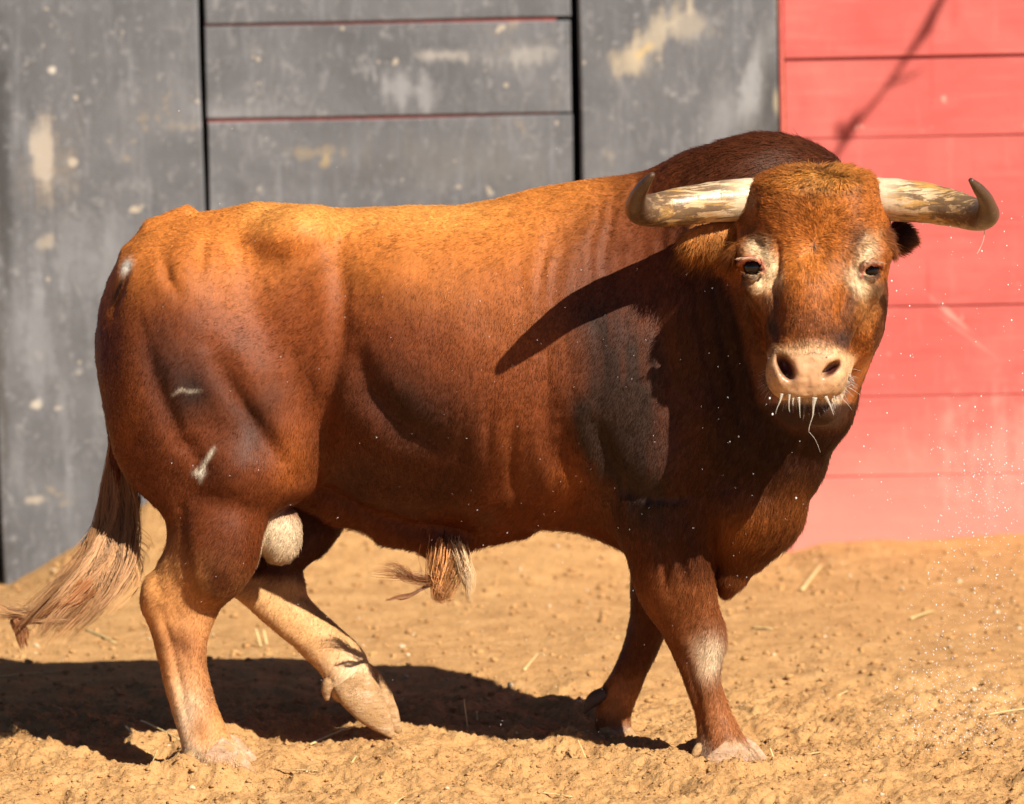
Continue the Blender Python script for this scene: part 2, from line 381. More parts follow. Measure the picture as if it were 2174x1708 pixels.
def ell(px, py, Y, rx, rz, ry, k=0.03, rot=(0, 0, 0), op='u'):
    """ellipsoid; rx, rz in picture units, ry (depth) in metres; rot about the world axes in degrees"""
    Y = Y + YO; c = P(px, py, Y); m = MPP(Y); r = np.array([rx * m, ry, rz * m]); M = rotm(*rot)
    def f(p):
        q = (p - c) @ M; k0 = np.sqrt(((q / r) ** 2).sum(1)) + 1e-6; k1 = np.sqrt(((q / r ** 2).astype(np.float32) ** 2).sum(1)) + 1e-6
        return k0 * (k0 - 1) / k1
    R_ = r.max(); ext = np.abs(M) @ r; add(f, c - ext, c + ext, k, op)
def chain(pts, k=0.03, op='u', flat=1.0):
    """rounded tapering limb through (px, py, Y, radius in picture units)"""
    q = [(P(a, b, Y + YO), r * MPP(Y + YO)) for a, b, Y, r in pts]; fl = np.array([1.0, 1.0 / flat, 1.0])
    for (a, ra), (b, rb) in zip(q[:-1], q[1:]):
        def f(p, a=a, b=b, ra=ra, rb=rb):
            ab = b - a; t = np.clip(((p - a) @ ab) / (ab @ ab), 0, 1)
            return (np.sqrt((((p - a - t[:, None] * ab) * fl) ** 2).sum(1)) - (ra + (rb - ra) * t)) * (0.5 + 0.5 * flat)
        add(f, np.minimum(a - ra, b - rb), np.maximum(a + ra, b + rb), k, op)
def loft(st, axis, k=0.03, n=2.2, op='u', egg=0.0):
    """st rows: along-axis picture coordinate, lo, hi (picture contour), Ycentre, depth half-width"""
    st = sorted(st); T, A, HA, CY, HY = [], [], [], [], []
    for t, lo, hi, Yc, hy in st:
        Yc = Yc + YO; c = P(t, (lo + hi) / 2, Yc) if axis == 'x' else P((lo + hi) / 2, t, Yc)
        T.append(c[0] if axis == 'x' else c[2]); A.append(c[2] if axis == 'x' else c[0]); HA.append(abs(hi - lo) / 2 * MPP(Yc)); CY.append(Yc); HY.append(hy)
    T = np.array(T); o = np.argsort(T); T = T[o]
    tt, a = smooth_interp(T, np.array(A)[o]); ha = smooth_interp(T, np.array(HA)[o])[1]
    cy = smooth_interp(T, np.array(CY)[o])[1]; hy = smooth_interp(T, np.array(HY)[o])[1]
    ti, oi = (0, 2) if axis == 'x' else (2, 0)
    sl = np.gradient(a, tt); sl = 1 / np.sqrt(1 + np.clip(sl, -2, 2) ** 2)
    def f(p):
        t = p[:, ti]
        A_, HA_, CY_, HY_, S_ = (np.interp(t, tt, v) for v in (a, ha, cy, hy, sl))
        us = (p[:, oi] - A_) / HA_; u = np.abs(us)
        if egg: HY_ = HY_ * (1 - egg * np.clip(-us, 0, 1.2) ** 2 - 0.4 * egg * np.clip(us, 0, 1.2) ** 2)
        v = np.abs(p[:, 1] - CY_) / HY_
        d = ((u ** n + v ** n) ** (1 / n) - 1) * np.minimum(HA_, HY_) * S_
        return np.maximum(d, np.maximum(tt[0] - t, t - tt[-1]))
    lo = np.zeros(3); hi = np.zeros(3)
    lo[ti], hi[ti] = tt[0], tt[-1]; lo[oi], hi[oi] = (a - ha).min(), (a + ha).max(); lo[1], hi[1] = (cy - hy).min(), (cy + hy).max()
    add(f, lo, hi, k, op)

# torso
loft([(207, 715, 765, .18, .02), (214, 655, 830, .18, .10), (230, 610, 895, .185, .155), (258, 556, 962, .19, .19), (300, 508, 1035, .195, .22),
      (360, 466, 1075, .20, .24), (430, 448, 1080, .20, .25), (500, 437, 1070, .195, .26), (560, 428, 1040, .19, .268), (660, 434, 1030, .175, .285),
      (720, 439, 1055, .165, .31), (800, 438, 1090, .15, .345), (900, 435, 1115, .135, .364), (1000, 431, 1128, .12, .375), (1060, 421, 1132, .112, .37), (1130, 402, 1128, .105, .365),
      (1200, 388, 1132, .095, .355), (1260, 379, 1148, .085, .345), (1330, 370, 1180, .07, .335), (1400, 358, 1205, .05, .32), (1470, 350, 1205, .02, .30),
      (1540, 370, 1190, -.02, .27), (1600, 420, 1165, -.06, .235), (1660, 500, 1110, -.09, .19), (1700, 600, 1050, -.10, .13), (1715, 760, 900, -.11, .05)], 'x', 0.02, 2.25, egg=.30)
# haunches, hips, stifle
for s, dY in ((1, 0.0), (-1, 0.385)):
    yy = lambda y: y if s > 0 else dY - y
    ell(395, 790, yy(.045), 176, 290, .185, .05, (0, 8, 0))
    ell(540, 860, yy(.02), 130, 230, .15, .06, (0, -24, 0))
    ell(625, 500, yy(.03), 78, 52, .085, .06, (0, -12, 0))
    ell(330, 620, yy(.09), 85, 105, .11, .05)
ell(500, 995, -.025, 110, 105, .12, .05)
# near hind leg
loft([(960, 262, 640, .04, .135), (1010, 290, 632, .035, .13), (1050, 316, 606, .03, .125), (1100, 348, 578, .025, .118), (1150, 352, 557, .02, .108), (1200, 333, 545, .015, .098),
      (1240, 315, 522, .01, .085), (1270, 303, 494, .005, .072), (1300, 303, 466, .0, .062), (1340, 320, 448, -.01, .056), (1380, 331, 441, -.015, .052), (1430, 343, 443, -.02, .050),
      (1490, 359, 459, -.03, .049), (1550, 377, 482, -.04, .052), (1590, 389, 508, -.05, .060), (1612, 397, 524, -.05, .066), (1628, 402, 528, -.055, .066)], 'z', .035, 2.3)
ell(463, 1150, -.055, 84, 132, .085, .03, (0, 10, 0))
ell(330, 1262, .0, 27, 46, .045, .02)
# far hind leg, reaching forward
loft([(1000, 560, 770, .40, .12), (1060, 548, 752, .385, .115), (1120, 535, 730, .36, .105), (1170, 520, 692, .33, .085), (1215, 500, 645, .30, .07), (1250, 490, 650, .275, .062), (1290, 528, 670, .26, .056),
      (1330, 573, 716, .25, .052), (1380, 632, 768, .24, .051), (1430, 680, 792, .235, .055), (1465, 700, 803, .23, .056), (1484, 712, 806, .23, .05)], 'z', .03, 2.3)
# shoulders and near foreleg
ell(1325, 790, -.085, 150, 250, .16, .05, (0, 6, 0))
ell(1400, 950, -.10, 118, 170, .15, .05, (0, -10, 0))
ell(1325, 800, .24, 150, 270, .16, .05)
ell(1380, 1090, -.10, 78, 100, .105, .045, (0, -8, 0))
loft([(1060, 1318, 1500, -.11, .12), (1130, 1326, 1508, -.115, .115), (1180, 1331, 1512, -.115, .105), (1240, 1344, 1517, -.115, .09), (1290, 1366, 1526, -.11, .076), (1340, 1402, 1541, -.105, .064), (1370, 1418, 1543, -.105, .060),
      (1410, 1438, 1534, -.105, .054), (1450, 1455, 1531, -.105, .050), (1500, 1473, 1546, -.105, .050), (1550, 1481, 1570, -.105, .056), (1580, 1480, 1588, -.105, .062), (1600, 1480, 1600, -.105, .068), (1612, 1486, 1602, -.105, .068)], 'z', .035, 2.3)
# far foreleg
loft([(1120, 1345, 1470, .22, .11), (1180, 1342, 1450, .23, .10), (1250, 1341, 1432, .24, .085), (1310, 1340, 1420, .25, .072), (1365, 1327, 1404, .26, .062), (1400, 1312, 1390, .265, .058), (1440, 1290, 1372, .27, .052),
      (1470, 1272, 1360, .27, .055), (1500, 1264, 1348, .27, .058), (1530, 1264, 1338, .27, .058), (1552, 1268, 1340, .27, .062)], 'z', .03, 2.3)
# neck, crest, dewlap, brisket
chain([(1440, 700, .03, 262), (1560, 640, -.07, 232), (1670, 590, -.17, 180), (1735, 560, -.28, 140)], .07, flat=.80)
ell(1622, 478, -.09, 228, 193, .19, .05)
ell(1500, 430, .0, 110, 95, .17, .06)
chain([(1590, 830, -.06, 195), (1680, 720, -.16, 150)], .06, flat=.78)
chain([(1765, 690, -.30, 108), (1722, 860, -.22, 84), (1668, 985, -.15, 72), (1622, 1080, -.11, 72), (1582, 1150, -.09, 60)], .05)
chain([(1582, 1150, -.09, 58), (1552, 1222, -.085, 32), (1543, 1252, -.085, 19)], .015)
ell(1560, 1060, -.08, 128, 110, .16, .05)
# sheath, scrotum, tail dock
chain([(640, 1040, .15, 36), (720, 1070, .15, 34), (830, 1118, .13, 33), (930, 1150, .10, 32), (965, 1160, .09, 22)], .04)
chain([(990, 1145, .10, 18), (1100, 1112, .11, 24)], .05)
ell(592, 1132, .055, 48, 66, .06, .015)
chain([(395, 462, .20, 26), (330, 492, .20, 27), (282, 545, .20, 25), (252, 605, .205, 22), (238, 660, .21, 19), (232, 760, .215, 17), (236, 860, .22, 16), (246, 960, .20, 14), (248, 1060, .16, 12), (232, 1150, .13, 8)], .012)
# head
YO = 0.12
loft([(363, 1660, 1800, -.50, .05), (372, 1622, 1838, -.50, .085), (388, 1594, 1860, -.50, .105), (430, 1573, 1878, -.495, .125), (480, 1561, 1890, -.50, .14), (530, 1562, 1891, -.51, .148), (575, 1573, 1886, -.525, .15),
      (620, 1592, 1866, -.545, .148), (660, 1610, 1842, -.565, .14), (700, 1624, 1814, -.59, .128), (735, 1628, 1802, -.615, .115), (765, 1629, 1795, -.635, .105), (800, 1630, 1791, -.65, .095), (830, 1642, 1780, -.66, .08), (850, 1660, 1762, -.665, .06)], 'z', .025, 2.5)
ell(1815, 655, -.47, 66, 120, .12, .03, (0, 12, 0))        # cheeks
ell(1640, 640, -.46, 48, 110, .11, .03, (0, -8, 0))
chain([(1760, 720, -.50, 72), (1748, 800, -.56, 52), (1742, 868, -.60, 38)], .02)   # lower jaw
ell(1738, 868, -.60, 44, 24, .05, .02)
ell(1715, 675, -.665, 62, 120, .065, .05)                    # nasal bone
ell(1728, 440, -.60, 110, 70, .05, .05)                     # forehead
ell(1712, 775, -.712, 72, 46, .035, .04)                    # muzzle pad
ell(1662, 798, -.69, 32, 42, .045, .025); ell(1768, 798, -.69, 30, 42, .045, .025)
ell(1592, 536, -.575, 32, 26, .055, .02, (0, 20, 0)); ell(1862, 540, -.575, 30, 26, .055, .02, (0, -20, 0))   # brows
ell(1600, 606, -.60, 26, 26, .05, .02); ell(1846, 612, -.60, 26, 26, .05, .02)
chain([(1572, 560, -.640, 7), (1586, 547, -.655, 6), (1608, 548, -.660, 6), (1621, 566, -.655, 5)], .010)   # lids
chain([(1578, 580, -.640, 5), (1596, 589, -.652, 5), (1616, 582, -.652, 5)], .012)
chain([(1829, 580, -.652, 5), (1838, 563, -.658, 6), (1856, 558, -.652, 6), (1872, 566, -.635, 5)], .012)
chain([(1832, 587, -.652, 4), (1848, 590, -.652, 5), (1866, 582, -.640, 4)], .012)
ell(1599, 567, -.640, 20, 19, .035, .005, (0, 10, 0), 'd'); ell(1850, 574, -.640, 17, 12, .03, .008, (0, -14, 0), 'd')   # eye openings
ell(1667, 780, -.755, 17, 33, .06, .008, (0, -30, 0), 'd'); ell(1766, 784, -.752, 11, 29, .05, .008, (0, 52, 0), 'd')   # nostrils
ell(1716, 851, -.735, 70, 5, .07, .010, op='d')              # mouth
# ears
ell(1512, 500, -.485, 72, 26, .028, .02, (20, -8, 0)); ell(1905, 505, -.42, 32, 26, .03, .015)
YO = 0.0

def sdf(p):
    d = np.full(len(p), 1.0, np.float32)
    for q in PR:
        mg = q.k + 0.03
        m = ((p >= q.lo - mg) & (p <= q.hi + mg)).all(1); idx = np.nonzero(m)[0]
        if not len(idx): continue
        a = d[idx]; b = q.f(p[idx]).astype(np.float32)
        if q.op == 'u':
            h = np.maximum(q.k - np.abs(a - b), 0) / q.k; d[idx] = np.minimum(a, b) - h * h * q.k * 0.25
        else:
            b = -b; h = np.maximum(q.k - np.abs(a - b), 0) / q.k; d[idx] = np.maximum(a, b) + h * h * q.k * 0.25
    return d

def axis(segs):
    out = [segs[0][0]]
    for a, b, h in segs:
        n = max(1, int(round((b - a) / h))); out += list(a + (b - a) * (np.arange(n) + 1) / n)
    return np.array(out)
gx = axis([(-1.10, 0.40, .0075), (0.40, 0.98, .0048)])
gy = axis([(-0.84, -0.40, .0048), (-0.40, 0.62, .0075)])
gz = axis([(-0.06, 0.62, .0070), (0.62, 1.24, .0050), (1.24, 1.62, .0070)])
def surface_nets():
    nx, ny, nz = len(gx), len(gy), len(gz)
    st = 4; cx, cy, cz = gx[::st], gy[::st], gz[::st]
    Pc = np.stack(np.meshgrid(cx, cy, cz, indexing='ij'), -1).reshape(-1, 3)
    dc = sdf(Pc).reshape(len(cx), len(cy), len(cz))
    vals = np.repeat(np.repeat(np.repeat(dc, st, 0), st, 1), st, 2)[:nx, :ny, :nz].astype(np.float32)
    band = np.abs(dc) < 0.05
    b2 = band.copy()
    for ax in range(3):
        b2 |= np.roll(band, 1, ax) | np.roll(band, -1, ax)
    band = np.repeat(np.repeat(np.repeat(b2, st, 0), st, 1), st, 2)[:nx, :ny, :nz]
    I = np.nonzero(band)
    pts = np.stack([gx[I[0]], gy[I[1]], gz[I[2]]], 1).astype(np.float32)
    out = np.empty(len(pts), np.float32)
    for a in range(0, len(pts), 800000): out[a:a + 800000] = sdf(pts[a:a + 800000])
    vals[I] = out
    print('sdf points', len(pts), 'grid', vals.size, round(time.time() - T0, 1))
    s = vals < 0
    cell = np.zeros((nx - 1, ny - 1, nz - 1), np.int8)
    for a in (0, 1):
        for b in (0, 1):
            for c in (0, 1): cell += s[a:nx - 1 + a, b:ny - 1 + b, c:nz - 1 + c]
    act = (cell > 0) & (cell < 8); ci = np.nonzero(act); M = len(ci[0])
    idx = np.full(act.shape, -1, np.int32); idx[ci] = np.arange(M)
    acc = np.zeros((M, 3)); cnt = np.zeros(M); G = (gx, gy, gz)
    for ax in range(3):
        o1, o2 = [q for q in range(3) if q != ax]
        for a in (0, 1):
            for b in (0, 1):
                i0 = [c.copy() for c in ci]; i0[o1] = i0[o1] + a; i0[o2] = i0[o2] + b
                i1 = [c.copy() for c in i0]; i1[ax] = i1[ax] + 1
                v0, v1 = vals[tuple(i0)], vals[tuple(i1)]; m = (v0 < 0) != (v1 < 0)
                t = v0[m] / (v0[m] - v1[m]); q = np.stack([G[k][i0[k][m]] for k in range(3)], 1)
                q[:, ax] += t * (G[ax][i1[ax][m]] - G[ax][i0[ax][m]])
                acc[m] += q; cnt[m] += 1
    V = acc / cnt[:, None]; Q = []
    for ax in range(3):
        sl0 = [slice(None)] * 3; sl1 = [slice(None)] * 3; sl0[ax] = slice(0, -1); sl1[ax] = slice(1, None)
        e = s[tuple(sl0)] != s[tuple(sl1)]; E = np.nonzero(e); o1, o2 = [(1, 2), (2, 0), (0, 1)][ax]
        ok = (E[o1] > 0) & (E[o2] > 0); E = [x[ok] for x in E]
        def cellat(d1, d2):
            k = [x.copy() for x in E]; k[o1] -= d1; k[o2] -= d2; return idx[tuple(k)]
        q = np.stack([cellat(1, 1), cellat(0, 1), cellat(0, 0), cellat(1, 0)], 1)
        ins = s[tuple(E)]; q[~ins] = q[~ins][:, ::-1]; Q.append(q)
    Q = np.concatenate(Q); Q = Q[(Q >= 0).all(1)]
    return V, Q
V, Q = surface_nets()
# keep the connected body only
E = np.concatenate([Q[:, [0, 1]], Q[:, [1, 2]], Q[:, [2, 3]], Q[:, [3, 0]]])
def relax(V, n, lam=0.5, mu=-0.52):
    deg = np.bincount(E[:, 0], minlength=len(V)) + np.bincount(E[:, 1], minlength=len(V))
    for it in range(n):
        a = np.stack([np.bincount(E[:, 0], V[E[:, 1], k], len(V)) + np.bincount(E[:, 1], V[E[:, 0], k], len(V)) for k in range(3)], 1) / deg[:, None]
        V = V + (lam if it % 2 == 0 else mu) * (a - V)
    return V
V = relax(V, 6)
def vnormals(V, Q):
    n = np.cross(V[Q[:, 2]] - V[Q[:, 0]], V[Q[:, 3]] - V[Q[:, 1]])
    N = np.stack([sum(np.bincount(Q[:, j], n[:, k], len(V)) for j in range(4)) for k in range(3)], 1)
    return N / (np.linalg.norm(N, axis=1, keepdims=True) + 1e-12)
print('mesh', len(V), len(Q), round(time.time() - T0, 1))

# ---- muscle and skin relief pushed in or out of the hide (positions in picture units on the flank, mm amplitudes)
def groove(px, py, pts, w, taper=True):
    """1 along the polyline pts, falling off with width w"""
    best = np.zeros(len(px)); pts = np.array(pts, float); n = len(pts) - 1
    for i in range(n):
        a, b = pts[i], pts[i + 1]; ab = b - a; t = np.clip(((px - a[0]) * ab[0] + (py - a[1]) * ab[1]) / (ab @ ab), 0, 1)
        d2 = (px - a[0] - t * ab[0]) ** 2 + (py - a[1] - t * ab[1]) ** 2
        u = (i + t) / n; g = np.exp(-d2 / (w * w)) * (np.sqrt(np.clip(np.sin(np.pi * np.clip(u, 0.04, 0.96)), 0, 1)) if taper else 1)
        best = np.maximum(best, g)
    return best
def blob(px, py, x, y, sx, sy, rot=0):
    c, s_ = math.cos(R(rot)), math.sin(R(rot)); u = (px - x) * c + (py - y) * s_; v = -(px - x) * s_ + (py - y) * c
    return np.exp(-(u / sx) ** 2 - (v / sy) ** 2)
def is_head(px, py, Y):
    xl = np.interp(py, [340, 380, 480, 575, 700, 760, 860, 910], [1600, 1575, 1540, 1545, 1590, 1600, 1625, 1680])
    return sst(-.25, -.31, Y) * sst(-25, 5, px - xl) * sst(930, 900, py)
def relief(V, N):
    px, py = proj(V); Y = V[:, 1]; hd = is_head(px, py, Y); side = sst(-.1, .45, -N[:, 1]) * (1 - hd); a = np.zeros(len(V))
    g = lambda amp, pts, w: amp * groove(px, py, pts, w)
    b = lambda amp, *q: amp * blob(px, py, *q)
    a += g(-22, [(450, 740), (500, 840), (560, 930), (620, 1010)], 26)        # between the thigh muscles
    a += g(-15, [(300, 690), (330, 820), (380, 930), (430, 990)], 24)
    a += g(-12, [(345, 540), (355, 590), (375, 620)], 14) + g(-12, [(435, 505), (430, 580)], 15)
    a += g(-16, [(715, 470), (722, 620), (712, 760), (690, 900), (668, 1000)], 22)   # flank line
    a += b(-14, 760, 600, 50, 120) + b(9, 860, 740, 90, 130)
    a += g(-25, [(740, 720), (780, 830), (860, 920), (960, 965)], 34)         # below the last ribs
    a += g(-8, [(700, 880), (760, 990), (860, 1045)], 30) + b(10, 720, 960, 50, 60)
    a += b(12, 505, 1000, 50, 45) + b(-8, 430, 870, 45, 40) + b(9, 520, 760, 70, 90, 30)
    a += g(-22, [(1190, 880), (1200, 980), (1240, 1060)], 26) + g(-14, [(1165, 760), (1160, 930), (1190, 1060)], 20)
    a += g(-19, [(1265, 900), (1300, 1000), (1340, 1060)], 20) + b(10, 1200, 1040, 36, 60) + b(9, 1400, 1010, 46, 50) + b(8, 1320, 720, 90, 110)
    a += g(-12, [(1390, 560), (1400, 700), (1430, 820), (1440, 930)], 20)      # shoulder to neck
    a += g(-12, [(1500, 1060), (1512, 1130), (1512, 1200)], 14)
    for k, x in enumerate((1468, 1512, 1552, 1590)): a += g(-9, [(x, 560), (x + 22, 700), (x + 55, 830), (x + 85, 960)], 12)
    for k, x in enumerate((1120, 1170, 1225, 1280, 1330)): a += g(-0.9, [(x + 25, 420), (x, 600), (x - 8, 800), (x - 5, 950)], 11)
    a += g(-7, [(1090, 880), (1085, 1000), (1100, 1080)], 12) + g(-7, [(1040, 860), (1035, 980)], 12) + g(-5, [(985, 900), (980, 1020)], 14)
    a += b(8, 880, 1060, 130, 26) + b(8, 1060, 1070, 90, 30)
    a += g(-12, [(272, 570), (254, 615), (238, 660)], 9)
    a += g(-13, [(385, 1080), (392, 1180), (410, 1260)], 12) + g(-5, [(360, 1350), (400, 1400)], 18) + g(-4, [(420, 1400), (440, 1530)], 10)
    a += g(-8, [(1462, 1410), (1482, 1480), (1500, 1570)], 8) + g(5, [(1505, 1330), (1512, 1370), (1505, 1400)], 20) + g(-6, [(1430, 1360), (1460, 1410)], 10) + g(-6, [(1560, 1585), (1545, 1620)], 6) + g(-7, [(345, 1300), (372, 1400), (400, 1540)], 9) + g(5, [(395, 1330), (420, 1450), (440, 1560)], 12) + g(-6, [(470, 1590), (480, 1640)], 7) + g(-9, [(1440, 1130), (1450, 1230)], 12) + g(-9, [(1400, 1140), (1420, 1260)], 11)
    a *= side
    # fine vertical skin wrinkles over the ribs, shoulder and neck
    wz_ = sst(1040, 1200, px) * sst(1560, 1400, px) * sst(1000, 850, py) + 0.8 * sst(1440, 1520, px) * (1 - hd) * sst(300, 480, py) * sst(1250, 1100, py) * sst(0.2, 0.6, -N[:, 1])
    wr = vnoise(np.stack([V[:, 0] * 44 + 2.4 * fbm(V * np.array([9., 5., 5.]), 3, 4), V[:, 1] * 10, V[:, 2] * 3.2], 1), 77)
    a += side * (2.9 * wz_ + 0.5) * wr * 1.2 * (0.55 + 0.9 * vnoise(V * np.array([11., 6., 5.]), 78))
    a += (1 - hd) * (4.0 * fbm(V * 7.0, 2, 15) + 1.6 * fbm(V * 24.0, 2, 16))
    # face
    h = np.zeros(len(V))
    G = lambda amp, pts, w: amp * groove(px, py, pts, w)
    h += G(-16, [(1642, 600), (1652, 660), (1646, 720)], 12) + G(-16, [(1802, 600), (1792, 660), (1790, 720)], 12) + G(6, [(1830, 625), (1822, 680), (1806, 720)], 9) + G(5, [(1608, 630), (1622, 690), (1636, 720)], 8)
    h += 5 * blob(px, py, 1655, 480, 40, 60) + 5 * blob(px, py, 1800, 480, 40, 60) - 5 * blob(px, py, 1728, 530, 26, 60) + 4 * blob(px, py, 1716, 650, 40, 90)
    h += G(-13, [(1654, 520), (1652, 570), (1634, 612)], 9) + G(-8, [(1808, 525), (1806, 580)], 9) + G(6, [(1580, 520), (1606, 505), (1640, 515)], 10) + G(6, [(1822, 515), (1850, 507), (1876, 522)], 10) - 6 * blob(px, py, 1585, 470, 18, 30) - 6 * blob(px, py, 1872, 470, 18, 30) + G(-5, [(1810, 550), (1818, 585), (1828, 610)], 9)
    h += G(-2, [(1655, 735), (1680, 742), (1716, 738), (1760, 742), (1785, 735)], 7) + G(-3, [(1716, 790), (1716, 835)], 5)
    h += G(4, [(1560, 548), (1590, 545), (1622, 560)], 7) + G(4, [(1826, 560), (1852, 553), (1878, 562)], 6) + G(3, [(1585, 585), (1605, 588), (1622, 578)], 6)
    h += G(-6, [(1855, 620), (1850, 700), (1820, 760)], 12)
    mzz = blob(px, py, 1714, 800, 84, 56)
    h += mzz * (2.4 * fbm(V * 34.0, 2, 19) + 1.5 * vnoise(V * 120.0, 20)) + 4 * groove(px, py, [(1690, 760), (1700, 790), (1690, 815)], 9) - 3 * groove(px, py, [(1640, 760), (1636, 800), (1650, 835)], 8) + 3 * groove(px, py, [(1652, 755), (1650, 790), (1662, 820)], 7) + 4 * groove(px, py, [(1750, 768), (1775, 758), (1790, 775)], 6) - 3 * groove(px, py, [(1700, 822), (1716, 838), (1735, 822)], 8)
    a += hd * (h + 1.6 * fbm(V * 30.0, 2, 18)) * sst(.0, .5, -N[:, 1])
    return a * 0.001
N = vnormals(V, Q)
V = V + N * relief(V, N)[:, None]; V = relax(V, 2); N = vnormals(V, Q)

# ---- coat colours: patches of the hide
def coat(V, N):
    px, py = proj(V); Y = V[:, 1]; n = len(V); hd = is_head(px, py, Y)
    w1 = fbm(V * 6, 3, 51) * 40; w2 = fbm(V * 6 + 9, 3, 52) * 40; qx, qy = px + w1, py + w2
    col = np.tile(np.array([.155, .0375, .0105]), (n, 1))
    def put(c, m):
        m = np.clip(m, 0, 1)[:, None]; col[:] = col * (1 - m) + np.array(c) * m
    B = lambda x, y, sx, sy, rot=0: blob(qx, qy, x, y, sx, sy, rot)
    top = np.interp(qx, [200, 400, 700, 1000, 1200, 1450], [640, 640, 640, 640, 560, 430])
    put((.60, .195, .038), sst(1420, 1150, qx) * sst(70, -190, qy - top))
    put((.72, .290, .066), .9 * sst(1150, 950, qx) * sst(470, 560, qx) * sst(520, 450, py))  # spine paler: the back's highlight put into the coat colour
    put((.42, .125, .026), 0.45 * B(430, 560, 140, 100) + 0.5 * B(1080, 640, 130, 130))
    put((.24, .058, .012), 0.7 * B(660, 650, 110, 110) + 0.5 * B(600, 820, 110, 120, 30))
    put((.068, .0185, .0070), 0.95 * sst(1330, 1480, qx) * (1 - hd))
    put((.022, .0065, .0035), 0.85 * sst(1460, 1560, qx) * (1 - hd) * sst(470, 640, py) * sst(1120, 1020, py))  # shadow of the head on the neck, painted into the coat
    put((.046, .017, .010), 0.95 * B(850, 850, 130, 90, 25) + 0.5 * B(960, 960, 160, 70, 10))  # dark flank patch, with the shade under the ribs painted in
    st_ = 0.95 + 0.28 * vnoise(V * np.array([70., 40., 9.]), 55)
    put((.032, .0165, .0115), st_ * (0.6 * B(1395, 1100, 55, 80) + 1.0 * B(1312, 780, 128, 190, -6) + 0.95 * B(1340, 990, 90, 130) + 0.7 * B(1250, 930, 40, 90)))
    put((.028, .0135, .010), 0.95 * B(410, 820, 62, 80, -20) + 0.7 * B(530, 910, 60, 130, 30) + 0.6 * B(330, 760, 60, 70))  # dark thigh patches, shade of the muscle hollows painted in
    put((.058, .0145, .006), 0.9 * B(900, 1030, 240, 80) + 0.5 * B(330, 960, 60, 110) + 0.5 * B(760, 960, 60, 100))  # dark belly and lower haunch; grazing sun's falloff put into the colour
    put((.125, .030, .008), 0.8 * B(460, 1130, 90, 130) + 0.4 * B(330, 980, 80, 100))
    put((.27, .072, .014), 0.8 * B(625, 990, 50, 70, 20) + 0.7 * B(1190, 1030, 30, 60) + .5 * B(265, 900, 26, 110))
    put((.22, .058, .014), 0.5 * B(1080, 960, 60, 150))
    # legs
    nh = sst(600, 560, qx) * sst(1150, 1260, qy + 0.35 * np.maximum(px - 400, 0) * -1 + 20); nh = nh * (Y < .15)
    put((.56, .245, .085), nh); put((.60, .26, .08), (Y < .2) * 0.9 * B(340, 1230, 46, 80))
    put((.105, .030, .011), (Y < .2) * 1.0 * B(468, 1220, 60, 75))
    put((.25, .085, .030), (Y < .2) * 0.7 * B(390, 1380, 60, 40) + (Y < .2) * 0.55 * B(440, 1460, 26, 90, 10))
    put((.72, .50, .31), (Y < .2) * (0.85 * B(385, 1540, 30, 80) + 0.8 * B(410, 1615, 40, 30) + 0.6 * B(500, 1610, 40, 26)))
    fh = (Y > .15) * sst(1200, 1240, qy) * sst(480, 500, px) * sst(850, 830, px); put((.62, .33, .135), fh)
    put((.07, .022, .012), (Y > .22) * sst(1240, 1200, qy) * sst(480, 520, px) * sst(760, 740, px))
    put((.72, .50, .30), (Y > .15) * B(745, 1440, 60, 50))
    put((.64, .47, .29), blob(px, py, 595, 1145, 58, 58) * 1.4 * sst(1075, 1125, qy) * (Y > -.02) * (Y < .15) * sst(525, 545, px))
    nf = sst(1180, 1260, qy) * sst(1310, 1330, px) * (Y < .1); put((.205, .060, .016), nf * 0.85)
    put((.74, .54, .34), (Y < .1) * (1.1 * B(1506, 1385, 26, 44) + 0.7 * B(1490, 1600, 24, 26) + .6 * B(1590, 1590, 30, 26)))
    put((.42, .155, .055), (Y < .1) * 0.8 * B(1545, 1530, 50, 70))
    put((.66, .40, .30), (Y < .1) * 0.9 * B(1545, 1618, 60, 14))
    ff = (Y > .15) * sst(1150, 1230, qy) * sst(1200, 1240, px); put((.105, .030, .010), ff); put((.46, .165, .045), ff * 1.2 * B(1315, 1490, 60, 50)); put((.60, .42, .3), ff * B(1320, 1565, 50, 16))
    put((.27, .080, .016), (1 - hd) * (0.7 * B(1600, 1130, 60, 70) + 0.5 * B(1690, 1080, 40, 60)))
    # small scars, pale spots and the dock gap
    put((.66, .58, .44), (groove(px + w1 * .12, py, [(454, 952), (434, 985), (426, 1022)], 4.5) * 1.3 + 1.3 * blob(px + w1 * .2, py + w2 * .2, 424, 1002, 11, 7)) * (Y < .1))
    put((.45, .36, .27), (0.8 * groove(px, py + w1 * .2, [(365, 838), (385, 824), (400, 830), (425, 828)], 3.5)) * (Y < .1))
    put((.035, .014, .008), 1.1 * groove(px, py, [(268, 580), (252, 615), (236, 655)], 7) * (Y < .24))  # shade in the slit between dock and rump, painted dark
    put((.72, .66, .56), 1.3 * blob(px, py, 270, 566, 9, 16, 25))
    # dark wet flecks along the back
    al, ac = -.5 * V[:, 0] - .87 * V[:, 2], .87 * V[:, 0] - .5 * V[:, 2]
    fl = vnoise(np.stack([al * 34, ac * 170, V[:, 1] * 30], 1), 61) * .75 + .45 * vnoise(np.stack([al * 60, ac * 320, V[:, 1] * 40], 1), 62)
    put((.22, .055, .012), 0.25 * sst(.36, .5, fl) * sst(1480, 1300, px) * (0.25 + 0.75 * sst(640, 760, px)) * sst(700, 520, py) * sst(-.1, .25, fbm(V * 4, 2, 8) + .12))
